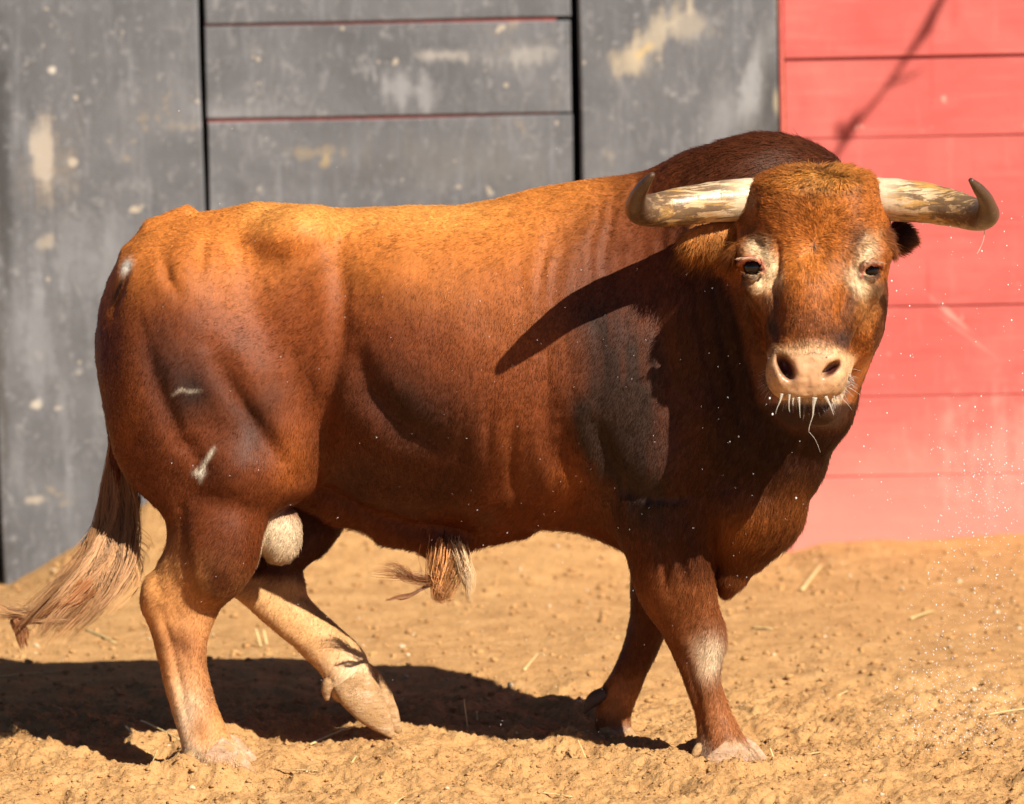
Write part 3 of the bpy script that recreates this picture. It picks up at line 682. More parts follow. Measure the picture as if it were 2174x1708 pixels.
    # head
    if hd.max() > 0:
        hc = np.tile(np.array([.34, .098, .019]), (n, 1))
        def ph(c, m):
            m = np.clip(m, 0, 1)[:, None]; hc[:] = hc * (1 - m) + np.array(c) * m
        s1 = fbm(V * 14, 3, 71) * 22; s2 = fbm(V * 14 + 5, 3, 72) * 22; hx, hy = px + s1, py + s2
        b = lambda x, y, sx, sy, rot=0: blob(hx, hy, x, y, sx, sy, rot)
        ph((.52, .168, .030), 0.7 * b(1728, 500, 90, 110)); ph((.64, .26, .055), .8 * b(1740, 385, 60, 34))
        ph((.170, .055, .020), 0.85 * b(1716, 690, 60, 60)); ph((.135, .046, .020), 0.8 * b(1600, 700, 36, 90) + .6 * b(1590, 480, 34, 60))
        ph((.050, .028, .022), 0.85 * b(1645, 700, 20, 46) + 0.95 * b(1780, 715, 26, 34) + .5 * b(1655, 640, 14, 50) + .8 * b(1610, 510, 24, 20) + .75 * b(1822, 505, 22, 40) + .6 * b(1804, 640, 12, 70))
        ph((.085, .026, .011), 0.85 * sst(1606, 1584, hx - 0.16 * np.maximum(py - 580, 0)) * sst(585, 640, hy))  # side planes of the face: their shade painted into the fur
        ph((.085, .026, .011), sst(1842, 1862, hx) * sst(580, 600, hy) * 0.9)
        ph((.33, .145, .045), 0.8 * b(1832, 640, 22, 60))
        ph((.70, .49, .27), 1.2 * (0.95 * b(1610, 528, 20, 24) + 0.9 * b(1636, 566, 16, 44, -10) + 0.85 * b(1616, 606, 20, 30) + 0.95 * b(1842, 535, 20, 34, 10) + 0.9 * b(1818, 585, 22, 26, 30) + 0.7 * b(1836, 608, 22, 22)) * (0.85 + 0.5 * vnoise(V * np.array([160., 60., 60.]), 75)))
        ph((.05, .025, .02), .9 * (groove(px, py, [(1580, 582), (1597, 590), (1617, 584)], 4, False) + groove(px, py, [(1832, 586), (1848, 590), (1866, 583)], 3.5, False)))
        ph((.58, .20, .13), 0.95 * (groove(px, py, [(1574, 556), (1596, 546), (1618, 554), (1626, 574)], 5, False) + groove(px, py, [(1826, 586), (1830, 568), (1850, 556), (1868, 564)], 4.5, False)))
        mz = sst(724, 752, py + 0.5 * s2 - 0.0022 * (px - 1712) ** 2 + 8) * sst(905, 860, hy) * sst(.5, -.2, (px - 1712) / 120 * 0)
        ph((.60, .365, .18), mz * sst(-.40, -.44, Y)); ph((.62, .33, .19), mz * b(1716, 790, 60, 40) * 0.6)
        ph((.20, .13, .085), (0.8 * b(1634, 818, 18, 30) + .85 * b(1794, 812, 14, 34) + .5 * b(1716, 836, 60, 8)) * mz * (.6 + .8 * vnoise(V * 90, 76)))
        ph((.16, .08, .045), .55 * mz * sst(.5, .8, vnoise(V * 150, 73)))
        ph((.045, .018, .009), sst(850, 862, py)); ph((.52, .42, .30), 0.7 * blob(px, py, 1715, 852, 56, 8))  # dark chin hair, its shade below the muzzle painted in; pale lip
        ph((.10, .028, .022), np.clip(1.6 * blob(px, py, 1668, 781, 14, 26, 150) + 1.5 * blob(px, py, 1766, 786, 8, 18, 55), 0, 1))
        ph((.012, .010, .010), (blob(px, py, 1729, 521, 4, 10) * 0.9))
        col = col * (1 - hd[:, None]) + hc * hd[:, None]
    ear = np.maximum(blob(px, py, 1510, 505, 70, 40), blob(px, py, 1912, 505, 26, 30)) * (Y < -.24) * sst(1575, 1555, px + 400 * (px > 1700))
    put((.48, .180, .045), np.clip(ear * 1.6, 0, 1))
    put((.045, .018, .012), (Y < -.22) * 1.3 * blob(px, py, 1905, 500, 26, 30))
    # hide mottling
    col *= (1 + 0.22 * fbm(V * 18, 3, 81) + 0.10 * vnoise(V * 120, 82))[:, None]
    return np.clip(col, 0.004, 0.9)

def hide_material():
    s = NT('hide'); a = s.attr('coat'); p = s.pos()
    s.l(a.outputs['Color'], s.b.inputs['Base Color']); s.l(s.range(a.outputs['Alpha'], 0, 1, .30, .62), s.b.inputs['Roughness'])
    s.l(s.range(a.outputs['Alpha'], 0, 1, .6, .25), s.b.inputs['Specular IOR Level'])
    s.l(s.bump(s.noise(p, 160, 3), 0.25, 0.002), s.b.inputs['Normal']); return s.m
def hair_material(name, rough=0.40, spec=0.15, follow=0.70):
    """hair shaded mostly with the skin's own lie (short coat), partly with each hair's round side"""
    s = NT(name); a = s.attr('tint'); n = s.attr('lie'); g = s.n('ShaderNodeNewGeometry')
    m = s.n('ShaderNodeMix', data_type='VECTOR'); m.inputs[0].default_value = follow
    s.l(g.outputs['Normal'], m.inputs[4]); s.l(n.outputs['Vector'], m.inputs[5])
    z = s.n('ShaderNodeVectorMath', operation='NORMALIZE'); s.l(m.outputs[1], z.inputs[0])
    s.l(a.outputs['Color'], s.b.inputs['Base Color']); s.b.inputs['Roughness'].default_value = rough
    s.b.inputs['Specular IOR Level'].default_value = spec
    s.b.inputs['Specular Tint'].default_value = (1.0, .86, .74, 1)
    s.l(z.outputs[0], s.b.inputs['Normal'])
    return s.m
HIDE = hide_material(); FUR = hair_material('fur_hair'); LONG = hair_material('long_hair', 0.45, 0.35, .6)

g0 = float(H(np.array([-0.1]), np.array([0.1]))[0])
bull = tag(empty('bull', (-0.1, 0.1, g0)), 'reddish brown horned bull walking on sand with its head turned to face forward', 'bull')
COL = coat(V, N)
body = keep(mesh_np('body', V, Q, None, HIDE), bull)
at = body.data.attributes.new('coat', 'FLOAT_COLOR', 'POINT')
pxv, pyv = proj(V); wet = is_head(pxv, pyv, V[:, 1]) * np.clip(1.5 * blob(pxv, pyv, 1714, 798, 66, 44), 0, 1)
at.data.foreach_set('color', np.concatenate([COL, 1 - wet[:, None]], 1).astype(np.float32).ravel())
print('body', round(time.time() - T0, 1))

# ------------------------------------------------------------------ hair
def hair_obj(name, pts, rad, col, mat, parent, label=None, lie=None):
    """pts (n, m, 3) control points, rad (n, m) radii, col (n, 3)"""
    n, m = pts.shape[:2]; hc = bpy.data.hair_curves.new(name); hc.add_curves([m] * n)
    hc.position_data.foreach_set('vector', pts.astype(np.float32).ravel())
    ra = hc.attributes.get('radius') or hc.attributes.new('radius', 'FLOAT', 'POINT')
    ra.data.foreach_set('value', rad.astype(np.float32).ravel())
    ca = hc.attributes.new('tint', 'FLOAT_COLOR', 'CURVE')
    ca.data.foreach_set('color', np.concatenate([col, np.ones((n, 1))], 1).astype(np.float32).ravel())
    if lie is None: lie = np.tile([.2, -.9, .4], (n, 1))
    la = hc.attributes.new('lie', 'FLOAT_VECTOR', 'CURVE'); la.data.foreach_set('vector', lie.astype(np.float32).ravel())
    hc.materials.append(mat); o = bpy.data.objects.new(name, hc); C.objects.link(o); keep(o, parent)
    if label: o['label'] = label
    return o
def unit(v): return v / (np.linalg.norm(v, axis=1, keepdims=True) + 1e-9)

def flow(V, N):
    """lie of the coat"""
    px, py = proj(V); Y = V[:, 1]; hd = is_head(px, py, Y)
    d = np.zeros_like(V); d[:, 2] = -1.0; d[:, 0] = -0.30
    back = sst(640, 440, py) * sst(1480, 1300, px); d[:, 0] -= 1.0 * back
    d[:, 0] -= 0.5 * sst(700, 400, px) * 0 + 0.35 * sst(1000, 1150, py) * sst(1300, 600, px)
    th = blob(px, py, 560, 700, 170, 160); d[:, 0] -= 1.1 * th
    neck = sst(1400, 1560, px) * (1 - hd); d[:, 0] -= 0.1 * neck
    cr = blob(px, py, 1620, 340, 210, 90) * (Y > -.30); d[:, 0] -= 1.2 * cr
    wo = P(1729, 520, -.54); rad = V - wo; rad[:, 1] *= 0.3; rd = unit(rad); rd[:, 2] -= 0.25
    d = d * (1 - hd[:, None]) + rd * hd[:, None]
    poll = hd * blob(px, py, 1735, 385, 110, 40); tw = np.stack([np.clip((px - 1745) / 130, -1, 1) * 0.9 + 0.8 * vnoise(V * 22, 97), -0.3 + 0 * px, -0.75 + 0 * px], 1)
    d = d * (1 - 0.8 * poll[:, None]) + tw * 0.8 * poll[:, None]
    sw = fbm(V * 5.0, 2, 91)[:, None] * np.array([1.0, 0.4, 0.3]) + vnoise(V * 26.0, 92)[:, None] * np.array([0.45, 0.3, 0.1])
    wh = sst(1050, 1150, py)[:, None] * fbm(V * 14.0, 2, 95)[:, None] * np.array([0.9, 0.5, 0.0])
    d = d + 0.35 * sw + 0.4 * wh
    d = d - (d * N).sum(1, keepdims=True) * N
    return unit(d)
def grow_fur(count):
    tri = np.concatenate([Q[:, [0, 1, 2]], Q[:, [0, 2, 3]]])
    a, b, c = V[tri[:, 0]], V[tri[:, 1]], V[tri[:, 2]]; area = np.linalg.norm(np.cross(b - a, c - a), axis=1) / 2
    cen = (a + b + c) / 3; px, py = proj(cen); nrm = N[tri[:, 0]]; hd = is_head(px, py, cen[:, 1])
    vis = sst(-.35, .05, ((CAM - cen) / 12.0 * nrm).sum(1)) * 0.85 + 0.15
    w = area * vis * (1 + 1.3 * hd + 0.25 * sst(1150, 1250, py))
    bare = hd * np.clip(blob(px, py, 1714, 803, 60, 40) * 1.8 - .25, 0, 1)
    bare = np.maximum(bare, hd * (blob(px, py, 1599, 566, 24, 17) > .45)); bare = np.maximum(bare, hd * (blob(px, py, 1849, 573, 20, 13) > .45))
    w = w * (1 - 0.93 * bare)
    f = rng.choice(len(tri), count, p=w / w.sum())
    r1 = np.sqrt(rng.random(count)); r2 = rng.random(count)
    u, v_, w_ = (1 - r1)[:, None], (r1 * (1 - r2))[:, None], (r1 * r2)[:, None]
    p = a[f] * u + b[f] * v_ + c[f] * w_
    n = unit(N[tri[f, 0]] * u + N[tri[f, 1]] * v_ + N[tri[f, 2]] * w_)
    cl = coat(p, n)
    px, py = proj(p); Y = p[:, 1]; hd = is_head(px, py, Y); t = flow(p, n)
    L = 0.0095 + 0.005 * sst(1020, 1150, py) * sst(1300, 1200, py) + 0.006 * sst(1380, 1500, px) * (1 - hd)
    L = L + 0.012 * blob(px, py, 1620, 320, 220, 60) * (1 - hd)
    L = L * (1 - 0.25 * hd) + hd * 0.020 * blob(px, py, 1735, 372, 130, 30) + hd * 0.004 * blob(px, py, 1728, 480, 110, 120)
    L = L - hd * 0.006 * sst(740, 760, py)
    earl = (blob(px, py, 1500, 515, 80, 44) > .3) & (Y < -.24) & (px < 1566); L = np.where(earl, 0.018 + .024 * sst(500, 530, py), L)
    earr = (blob(px, py, 1912, 505, 30, 30) > .3) & (Y < -.24); L = np.where(earr, 0.032, L)
    belly = sst(.3, .8, -n[:, 2]) * sst(1040, 1100, py) * sst(1200, 1150, py); L = L + 0.010 * belly
    foot = sst(1570, 1600, py) * sst(1640, 1620, py); L = L + 0.008 * foot * (Y < .15) + .011 * blob(px, py, 750, 1462, 60, 26) * (Y > .15)
    clump = vnoise(p * 95.0, 96); L = L * (0.75 + 0.5 * rng.random(count)) * (1 + 0.15 * clump)
    lift = 0.07 + 0.12 * rng.random(count) + 0.10 * clump + 0.22 * hd * blob(px, py, 1735, 390, 130, 60) + .05 * hd + .2 * earl
    jit = rng.normal(0, 1, (count, 3)) * (0.14 + 0.16 * hd * blob(px, py, 1735, 400, 130, 80))[:, None]; t2 = unit(t + jit + clump[:, None] * 0.12 * np.cross(t, n))
    ft = (foot * (Y < .15))[:, None]; t2 = unit(t2 * (1 - .5 * ft) + ft * .5 * unit(n * np.array([1, 1, 0]) + np.array([.25, -.1, -.9])) )
    lift = lift + .18 * ft[:, 0]
    e1 = np.where(earl[:, None], unit(np.array([[-.45, -.15, -.95]]) + jit * 1.8), t2)
    L = L[:, None]; lift = lift[:, None]
    p0 = p - n * 0.0012; p1 = p + n * lift * L * 0.42 + e1 * L * 0.33; p2 = p + n * lift * L * 0.62 + e1 * L * 0.68
    p3 = p + n * lift * L * 0.62 + unit(e1 + 0.12 * np.cross(e1, n) * clump[:, None]) * L
    P4 = np.stack([p0, p1, p2, p3], 1); w0 = (0.00030 + 0.00014 * rng.random(count)) * (1 + .35 * hd)
    rad = w0[:, None] * np.array([1.0, 0.95, 0.75, 0.2])[None]
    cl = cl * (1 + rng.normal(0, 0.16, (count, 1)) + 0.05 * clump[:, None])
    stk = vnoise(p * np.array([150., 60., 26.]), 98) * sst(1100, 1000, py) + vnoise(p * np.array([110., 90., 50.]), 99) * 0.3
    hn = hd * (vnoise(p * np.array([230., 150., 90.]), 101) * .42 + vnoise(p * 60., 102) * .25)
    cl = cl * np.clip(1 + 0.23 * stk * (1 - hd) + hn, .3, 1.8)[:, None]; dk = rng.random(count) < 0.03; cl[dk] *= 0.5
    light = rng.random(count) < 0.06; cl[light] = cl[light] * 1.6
    tag(hair_obj('fur', P4, rad, np.clip(cl, .004, .9), FUR, bull, lie=n), kind='stuff')
grow_fur(620000)
print('fur', round(time.time() - T0, 1))

def strand_bundle(name, guides, per, spread, L_jit, w, col, ns=14, wave=0.0, parent=bull, mat=LONG, seed=3, colvar=0.18, loose=.24, lock=26):
    """long hair: each guide is a list of (px, py, Y, spread in picture units); hairs follow it side by side"""
    rg = np.random.default_rng(seed); PT, RD, CL, LI = [], [], [], []
    for g in guides:
        pts = np.array([P(a, b, y) for a, b, y, s in g]); sp = np.array([s * MPP(.3) for *_, s in g]); k = len(g)
        tt = np.linspace(0, 1, k); ts = np.linspace(0, 1, ns)
        TT = np.linspace(0, 1, 200); CC = [smooth_interp(tt, pts[:, q], 200)[1] for q in range(3)]
        nl = max(3, per // lock)
        for _l in range(nl):
            offl = rg.normal(0, 1, 3) * np.array([1, .8, .6]); ph = rg.random() * 6.28; fr = 1.0 + rg.random() * 1.4; endl = 1 - L_jit * rg.random() ** 1.5; cv = 1 + rg.normal(0, colvar)
            for _ in range(per // nl):
                end = endl - 0.08 * rg.random(); tq = ts * end
                c = np.stack([smooth_interp(tt, pts[:, q], 200)[1][np.clip((tq * 199).astype(int), 0, 199)] for q in range(3)], 1) if False else np.stack([np.interp(tq, TT, CC[q]) for q in range(3)], 1)
                s_ = np.interp(tq, tt, sp); off = offl + rg.normal(0, loose, 3) * (.7 + 1.4 * rg.random() ** 2)
                p2 = ph + rg.normal(0, .35); wv = wave * np.sin(ts * 6.28 * fr + p2) * ts; wv2 = wave * np.cos(ts * 6.28 * fr * .8 + p2) * ts
                c = c + off * s_[:, None] * 0.5 + np.stack([wv, wv * 0.5, wv2 * .8], 1)
                PT.append(c); RD.append(w * (0.7 + 0.6 * rg.random()) * np.interp(ts, [0, .7, 1], [1, .85, .15])); CL.append(np.array(col) * (cv + rg.normal(0, .10)))
                LI.append(offl + np.array([.25, -.7, .35]))
    return hair_obj(name, np.array(PT), np.array(RD), np.clip(np.array(CL), .01, .9), mat, parent, lie=unit(np.array(LI)))
if True:
    tc = (.47, .240, .105)
    gs = []
    for o in (-1.0, -.6, -.2, .2, .6, 1.0):
        gs.append([(246 + 2 * o, 905, .22, 7), (250 + 12 * o, 1000, .19, 14), (248 + 22 * o, 1090, .14, 20), (230 + 36 * o, 1170, .08, 28), (188 + 46 * o, 1240, .05, 38), (138 + 44 * o, 1300, .035, 40), (100 + 36 * o, 1345 + 8 * o, .03, 32)])
    strand_bundle('tail_tassel', gs, 460, 1, .35, .00055, tc, 20, .026, seed=5, colvar=.22)
    strand_bundle('tail_tassel', [[(150, 1270, .03, 30), (95, 1300, .03, 22), (55, 1318, .03, 12), (38, 1330, .03, 9), (48, 1352, .03, 9), (55, 1385, .03, 6)],
                                  [(190, 1240, .03, 26), (130, 1290, .03, 26), (80, 1300, .03, 12), (50, 1310, .03, 8), (35, 1318, .03, 10), (52, 1345, .03, 10), (50, 1380, .03, 8)]], 300, 1, .2, .0006, (.34, .13, .045), 16, .004, seed=8)
    strand_bundle('tail_tassel', [[(120, 1310, .03, 26), (70, 1312, .03, 16), (20, 1300, .03, 20), (-40, 1262, .03, 34)], [(130, 1290, .03, 20), (60, 1296, .03, 20), (-30, 1290, .03, 40)]], 60, 1, .3, .0005, (.42, .22, .10), 14, .006, seed=9)
    strand_bundle('sheath_tuft', [[(945, 1165, .025, 26), (940, 1200, .025, 26), (935, 1235, .025, 20), (938, 1262, .025, 12), (945, 1275, .025, 8)]], 620, 1, .3, .0005, (.48, .20, .065), 14, .009, seed=12, loose=.5, lock=20, colvar=.3)
    strand_bundle('sheath_tuft', [[(965, 1160, .025, 18), (978, 1195, .025, 16), (990, 1235, .025, 12), (1000, 1276, .025, 6)]], 200, 1, .3, .0004, (.60, .40, .22), 14, .005, seed=13, loose=.5, lock=20)
    strand_bundle('sheath_tuft', [[(935, 1220, .025, 13), (905, 1230, .02, 14), (870, 1222, .015, 14), (840, 1200, .015, 16), (800, 1200, .015, 12)],
                                  [(935, 1228, .025, 12), (890, 1228, .02, 10), (850, 1222, .015, 8), (795, 1205, .015, 14)],
                                  [(930, 1236, .025, 10), (900, 1250, .02, 8), (865, 1268, .015, 6), (830, 1272, .015, 5), (808, 1276, .015, 5)]], 54, 1, .25, .00045, (.22, .085, .032), 16, .008, seed=14, loose=.45, lock=12, colvar=.3)
# whiskers on the muzzle, lashes
def bristles():
    PT, RD, CL = [], [], []; rg = np.random.default_rng(4)
    for k in range(480):
        a = rg.uniform(-.15, math.pi + .15); x = 1714 - math.cos(a) * 84; y = 800 + math.sin(a) * 44 + rg.normal(0, 8); Yk = -.58 + .05 * abs(math.cos(a))
        p = P(x, y, Yk + .02); dr = unit(np.array([[-math.cos(a) * .9, -.5, -math.sin(a) * .7 - .3]]) + rg.normal(0, .25, (1, 3)))[0]; L = .007 + .034 * rg.random() ** 2.2
        PT.append([p, p + dr * L * .5, p + dr * L + np.array([0, 0, -L * .15])]); RD.append([.00035, .0003, .0001]); CL.append(rg.choice([.5, .36, .2, .08]) * np.array([1, .9, .75]))
    for x0, x1, y, Yk, sx in ((1572, 1620, 547, -.545, -1), (1834, 1868, 556, -.545, 1)):
        for k in range(60):
            u = rg.random(); p = P(x0 + (x1 - x0) * u, y + 6 * (u - .5) ** 2, Yk); dr = unit(np.array([[sx * (.5 + .5 * rg.random()), -.5, -.1 + .2 * rg.random()]]))[0]; L = rg.uniform(.012, .022)
            PT.append([p, p + dr * L * .5, p + dr * L + np.array([0, 0, -.003])]); RD.append([.0003, .00025, .0001]); CL.append(np.array([.45, .26, .16]))
    hair_obj('whiskers', np.array(PT), np.array(RD), np.array(CL), LONG, bull)
bristles()

# ------------------------------------------------------------------ horns, eyes, hooves, drool
def tube(pts, ns=24, cap=True, flat=1.0, steps=90, nz=0.0, seed=0):
    """smooth tapering tube through (px, py, Y, radius in picture units); returns V, quads, t along"""
    A = np.array([np.append(P(a, b, y), r * MPP(y)) for a, b, y, r in pts]); k = len(A)
    s_ = np.concatenate([[0], np.cumsum(np.linalg.norm(np.diff(A[:, :3], axis=0), axis=1))]); s_ /= s_[-1]
    D = np.stack([smooth_interp(s_, A[:, q], steps)[1] for q in range(4)], 1)
    for _ in range(5): D[1:-1] = D[1:-1] * .5 + (D[:-2] + D[2:]) * .25
    tg = unit(np.gradient(D[:, :3], axis=0)); up = np.array([0., .2, 1.]); X, Vv = None, []
    for i in range(steps):
        if X is None: X = np.cross(tg[i], up)
        X = X - tg[i] * (X @ tg[i]); X /= np.linalg.norm(X); B = np.cross(tg[i], X)
        an = np.arange(ns) / ns * 2 * math.pi
        Vv.append(D[i, :3] + D[i, 3] * (np.cos(an)[:, None] * X * flat + np.sin(an)[:, None] * B))
    Vv = np.concatenate(Vv)
    if nz:
        ctr = np.repeat(D[:, :3], ns, 0); Vv = ctr + (Vv - ctr) * (1 + nz * fbm(Vv * 40, 3, seed))[:, None]
    q = np.array([(i * ns + j, i * ns + (j + 1) % ns, (i + 1) * ns + (j + 1) % ns, (i + 1) * ns + j) for i in range(steps - 1) for j in range(ns)])
    n0 = len(Vv); Vv = np.concatenate([Vv, D[:1, :3], D[-1:, :3]])
    t = [(n0, (j + 1) % ns, j) for j in range(ns)] + [(n0 + 1, (steps - 1) * ns + j, (steps - 1) * ns + (j + 1) % ns) for j in range(ns)]
    return Vv, q, np.array(t), np.concatenate([np.repeat(np.linspace(0, 1, steps), ns), [0, 1]])
def horn_material():
    s = NT('horn'); t = s.attr('along').outputs['Fac']; p = s.pos()
    st = s.noise(s.mapping(p, (10, 30, 60)), 1.3, 5, .65, .8); bl = s.noise(s.mapping(p, (.45, 1.2, 2.0)), 15, 5, .65, 1.0); fi = s.noise(p, 90, 4, .6)
    ring = s.noise(s.mapping(p, (90, 6, 6)), 1.2, 3, .6)
    c = s.ramp(t, [(0.0, (.62, .50, .36)), (.18, (.62, .46, .29)), (.45, (.50, .32, .15)), (.62, (.22, .14, .075)), (.74, (.075, .055, .04)), (1.0, (.045, .032, .025))])
    mot = s.math('MULTIPLY', s.range(s.math('ADD', st, s.math('MULTIPLY', t, .20)), .50, .60), s.range(t, .10, .26))
    c = s.mix(s.math('MULTIPLY', mot, .85), c, (.085, .045, .024))
    c = s.mix(s.math('MULTIPLY', s.range(bl, .50, .62), s.range(t, .7, .3, 0, .75)), c, (.52, .27, .06))
    c = s.mix(s.math('MULTIPLY', s.range(ring, .58, .7), s.range(t, .2, .02, 0, .5)), c, (.78, .70, .58))
    c = s.mix(s.range(fi, .58, .72, 0, .35), c, (.30, .18, .09))
    s.l(c, s.b.inputs['Base Color']); s.b.inputs['Roughness'].default_value = .34
    s.l(s.bump(s.math('ADD', st, s.math('MULTIPLY', ring, .6)), .35, .004), s.b.inputs['Normal']); return s.m
HORN = horn_material()
def horn(pts, seed):
    v, q, t, al = tube(pts, 26, steps=110, nz=.05, seed=seed); o = keep(mesh_np('horn', v, q, t, HORN), bull)
    a = o.data.attributes.new('along', 'FLOAT', 'POINT'); a.data.foreach_set('value', al.astype(np.float32)); return o
horn([(1640, 428, -.36, 47), (1588, 424, -.38, 46), (1520, 429, -.40, 44), (1450, 438, -.425, 41), (1396, 446, -.46, 37), (1364, 449, -.51, 31), (1350, 438, -.575, 24), (1356, 414, -.63, 17), (1373, 386, -.68, 11), (1387, 369, -.70, 5)], 3)
horn([(1815, 424, -.36, 48), (1866, 424, -.38, 47), (1930, 427, -.40, 45), (1990, 436, -.42, 42), (2042, 448, -.46, 38), (2078, 459, -.51, 33), (2097, 455, -.57, 26), (2094, 428, -.63, 17), (2076, 400, -.68, 12), (2060, 382, -.70, 5)], 9)


def sphere(name, c, r, mat, parent, seg=20, squash=(1, 1, 1), rot=(0, 0, 0)):
    bm = bmesh.new(); bmesh.ops.create_uvsphere(bm, u_segments=seg, v_segments=seg // 2 + 2, radius=1.0)
    M = Euler([R(x) for x in rot]).to_matrix()
    for v in bm.verts: v.co = Vector(c) + M @ Vector((v.co.x * r * squash[0], v.co.y * r * squash[1], v.co.z * r * squash[2]))
    return keep(bm_obj(name, bm, mat, None, True), parent)
s = NT('eye_dark'); s.b.inputs['Base Color'].default_value = (.005, .0035, .003, 1); s.b.inputs['Roughness'].default_value = .03; EYE = s.m
sphere('eye', P(1599, 567, -.517), .0215, EYE, bull, 24, (1.1, 1, .95)); sphere('eye', P(1850, 574, -.512), .0185, EYE, bull, 24)
def hoof_material(name, stops):
    s = NT(name); p = s.pos(); a = s.noise(s.mapping(p, (14, 20, 50)), 1.6, 5, .65); b_ = s.noise(p, 30, 5, .65); f_ = s.noise(p, 140, 3, .6)
    c = s.ramp(a, stops); c = s.mix(s.range(b_, .46, .60, 0, .85), c, (.36, .205, .085)); c = s.mix(s.range(f_, .55, .7, 0, .6), c, (.12, .065, .03))
    s.l(c, s.b.inputs['Base Color']); s.b.inputs['Roughness'].default_value = .85; s.b.inputs['Specular IOR Level'].default_value = .2
    s.l(s.bump(s.math('ADD', s.math('ADD', a, b_), s.math('MULTIPLY', f_, .5)), .7, .006), s.b.inputs['Normal']); return s.m
HOOF = hoof_material('hoof', [(.3, (.26, .145, .065)), (.55, (.40, .235, .11)), (.75, (.56, .38, .25))]); PALEHOOF = hoof_material('pale_hoof', [(.3, (.30, .18, .105)), (.55, (.45, .285, .18)), (.75, (.58, .41, .29))])
def claw(heel, toe, top, w, parent=bull, name='hoof', slope=.42, mat=None):
    """cloven half-hoof: heel, toe on the sole and coronet height as world points"""
    heel, toe, top = map(np.array, (heel, toe, top)); ax = toe - heel; ln = np.linalg.norm(ax); ax = ax / ln
    upv = top - (heel + ax * ((top - heel) @ ax)); h = np.linalg.norm(upv); upv /= h; sd = np.cross(ax, upv)
    ns, st = 28, 16; Vv = []
    for i in range(st):
        u = i / (st - 1); zz = (u) ** 1.0 * h
        lo, hi = (0 + .06 * u) * ln, (1.0 - slope * u ** .9) * ln
        for j in range(ns):
            a = j / ns * 2 * math.pi; cx = math.cos(a); cy = math.sin(a)
            wid = w * (1 - .35 * max(0, cx) ** 2) * (1.0 + .1 * u)
            Vv.append(heel + ax * ((lo + hi) / 2 + (hi - lo) / 2 * cx) + upv * zz + sd * wid * cy * (1 - .3 * max(0, cx) ** 3))
    Vv = np.array(Vv); Vv += 0.0012 * unit(Vv - Vv.mean(0)) * fbm(Vv * 60, 2, 3)[:, None]
    q = [(i * ns + j, i * ns + (j + 1) % ns, (i + 1) * ns + (j + 1) % ns, (i + 1) * ns + j) for i in range(st - 1) for j in range(ns)]
    Vv = np.concatenate([Vv, [Vv[:ns].mean(0)], [Vv[-ns:].mean(0)]]); n0 = ns * st
    t = [(n0, (j + 1) % ns, j) for j in range(ns)] + [(n0 + 1, n0 - ns + j, n0 - ns + (j + 1) % ns) for j in range(ns)]
    return keep(mesh_np(name, Vv, np.array(q), np.array(t), mat or HOOF), parent)
def hoof(pts, mat, flat=.62):
    v, q, t, al = tube(pts, 26, steps=26, flat=flat, nz=.06, seed=int(pts[0][0]))
    keep(mesh_np('hoof', v, q, t, mat), bull)
for y, dx, dy in ((.196, -5, 5), (.268, 10, -5)): hoof([(742 + dx, 1434 + dy, y, 38), (757 + dx, 1454 + dy, y, 46), (775 + dx, 1478 + dy, y, 44), (799 + dx, 1508 + dy, y, 36), (825 + dx, 1541 + dy, y, 19), (840 + dx, 1561 + dy, y, 5)], HOOF, .5)
for y, dx, dy in ((-.092, -8, 3), (-.012, 10, -4)): hoof([(452 + dx, 1588 + dy, y, 38), (470 + dx, 1606 + dy, y, 44), (500 + dx, 1622 + dy, y, 36), (530 + dx, 1634 + dy, y, 21), (548 + dx, 1640 + dy, y, 7)], PALEHOOF, .55)
for y, dx, dy in ((-.155, -12, 3), (-.072, 12, -4)): hoof([(1532 + dx, 1585 + dy, y, 38), (1548 + dx, 1603 + dy, y, 47), (1578 + dx, 1615 + dy, y, 38), (1606 + dx, 1625 + dy, y, 21), (1624 + dx, 1629 + dy, y, 7)], PALEHOOF, .55)
for y in (.238, .305): hoof([(1298, 1536, y, 30), (1306, 1556, y, 39), (1330, 1568, y, 27), (1354, 1576, y, 10)], HOOF)
v, q, t, al = tube([(706, 1440, .21, 15), (698, 1455, .20, 16), (694, 1474, .20, 11), (695, 1488, .20, 4)], 14, steps=20); keep(mesh_np('dewclaw', v, q, t, HOOF), bull)
v, q, t, al = tube([(1285, 1472, .24, 15), (1264, 1482, .235, 16), (1248, 1500, .235, 11), (1240, 1516, .235, 3)], 14, steps=20); keep(mesh_np('dewclaw', v, q, t, plain('dark_horn', (.085, .055, .04), .75)), bull)
v, q, t, al = tube([(420, 1598, -.08, 18), (402, 1612, -.10, 16), (390, 1626, -.11, 11), (386, 1632, -.115, 4)], 14, steps=20); keep(mesh_np('dewclaw', v, q, t, HOOF), bull)
v, q, t, al = tube([(1494, 1580, -.12, 12), (1482, 1592, -.14, 11), (1474, 1606, -.15, 8), (1471, 1614, -.15, 3)], 14, steps=20); keep(mesh_np('dewclaw', v, q, t, HOOF), bull)
s = NT('saliva'); s.b.inputs['Base Color'].default_value = (.80, .76, .64, 1); s.b.inputs['Roughness'].default_value = .12; s.b.inputs['Transmission Weight'].default_value = .55; s.b.inputs['Subsurface Weight'].default_value = .3; s.b.inputs['Subsurface Radius'].default_value = (.004, .004, .004); SAL = s.m
def drip(pts):
    v, q, t, al = tube([(a, b, c, r * (.48 - .2 * k / (len(pts) - 1))) for k, (a, b, c, r) in enumerate(pts)], 8, steps=22, nz=.3); keep(mesh_np('drool', v, q, t, SAL), bull)
DY = -.615
drip([(1660, 836, DY, 7), (1657, 850, DY, 5), (1650, 866, DY, 2), (1646, 880, DY, 1)])
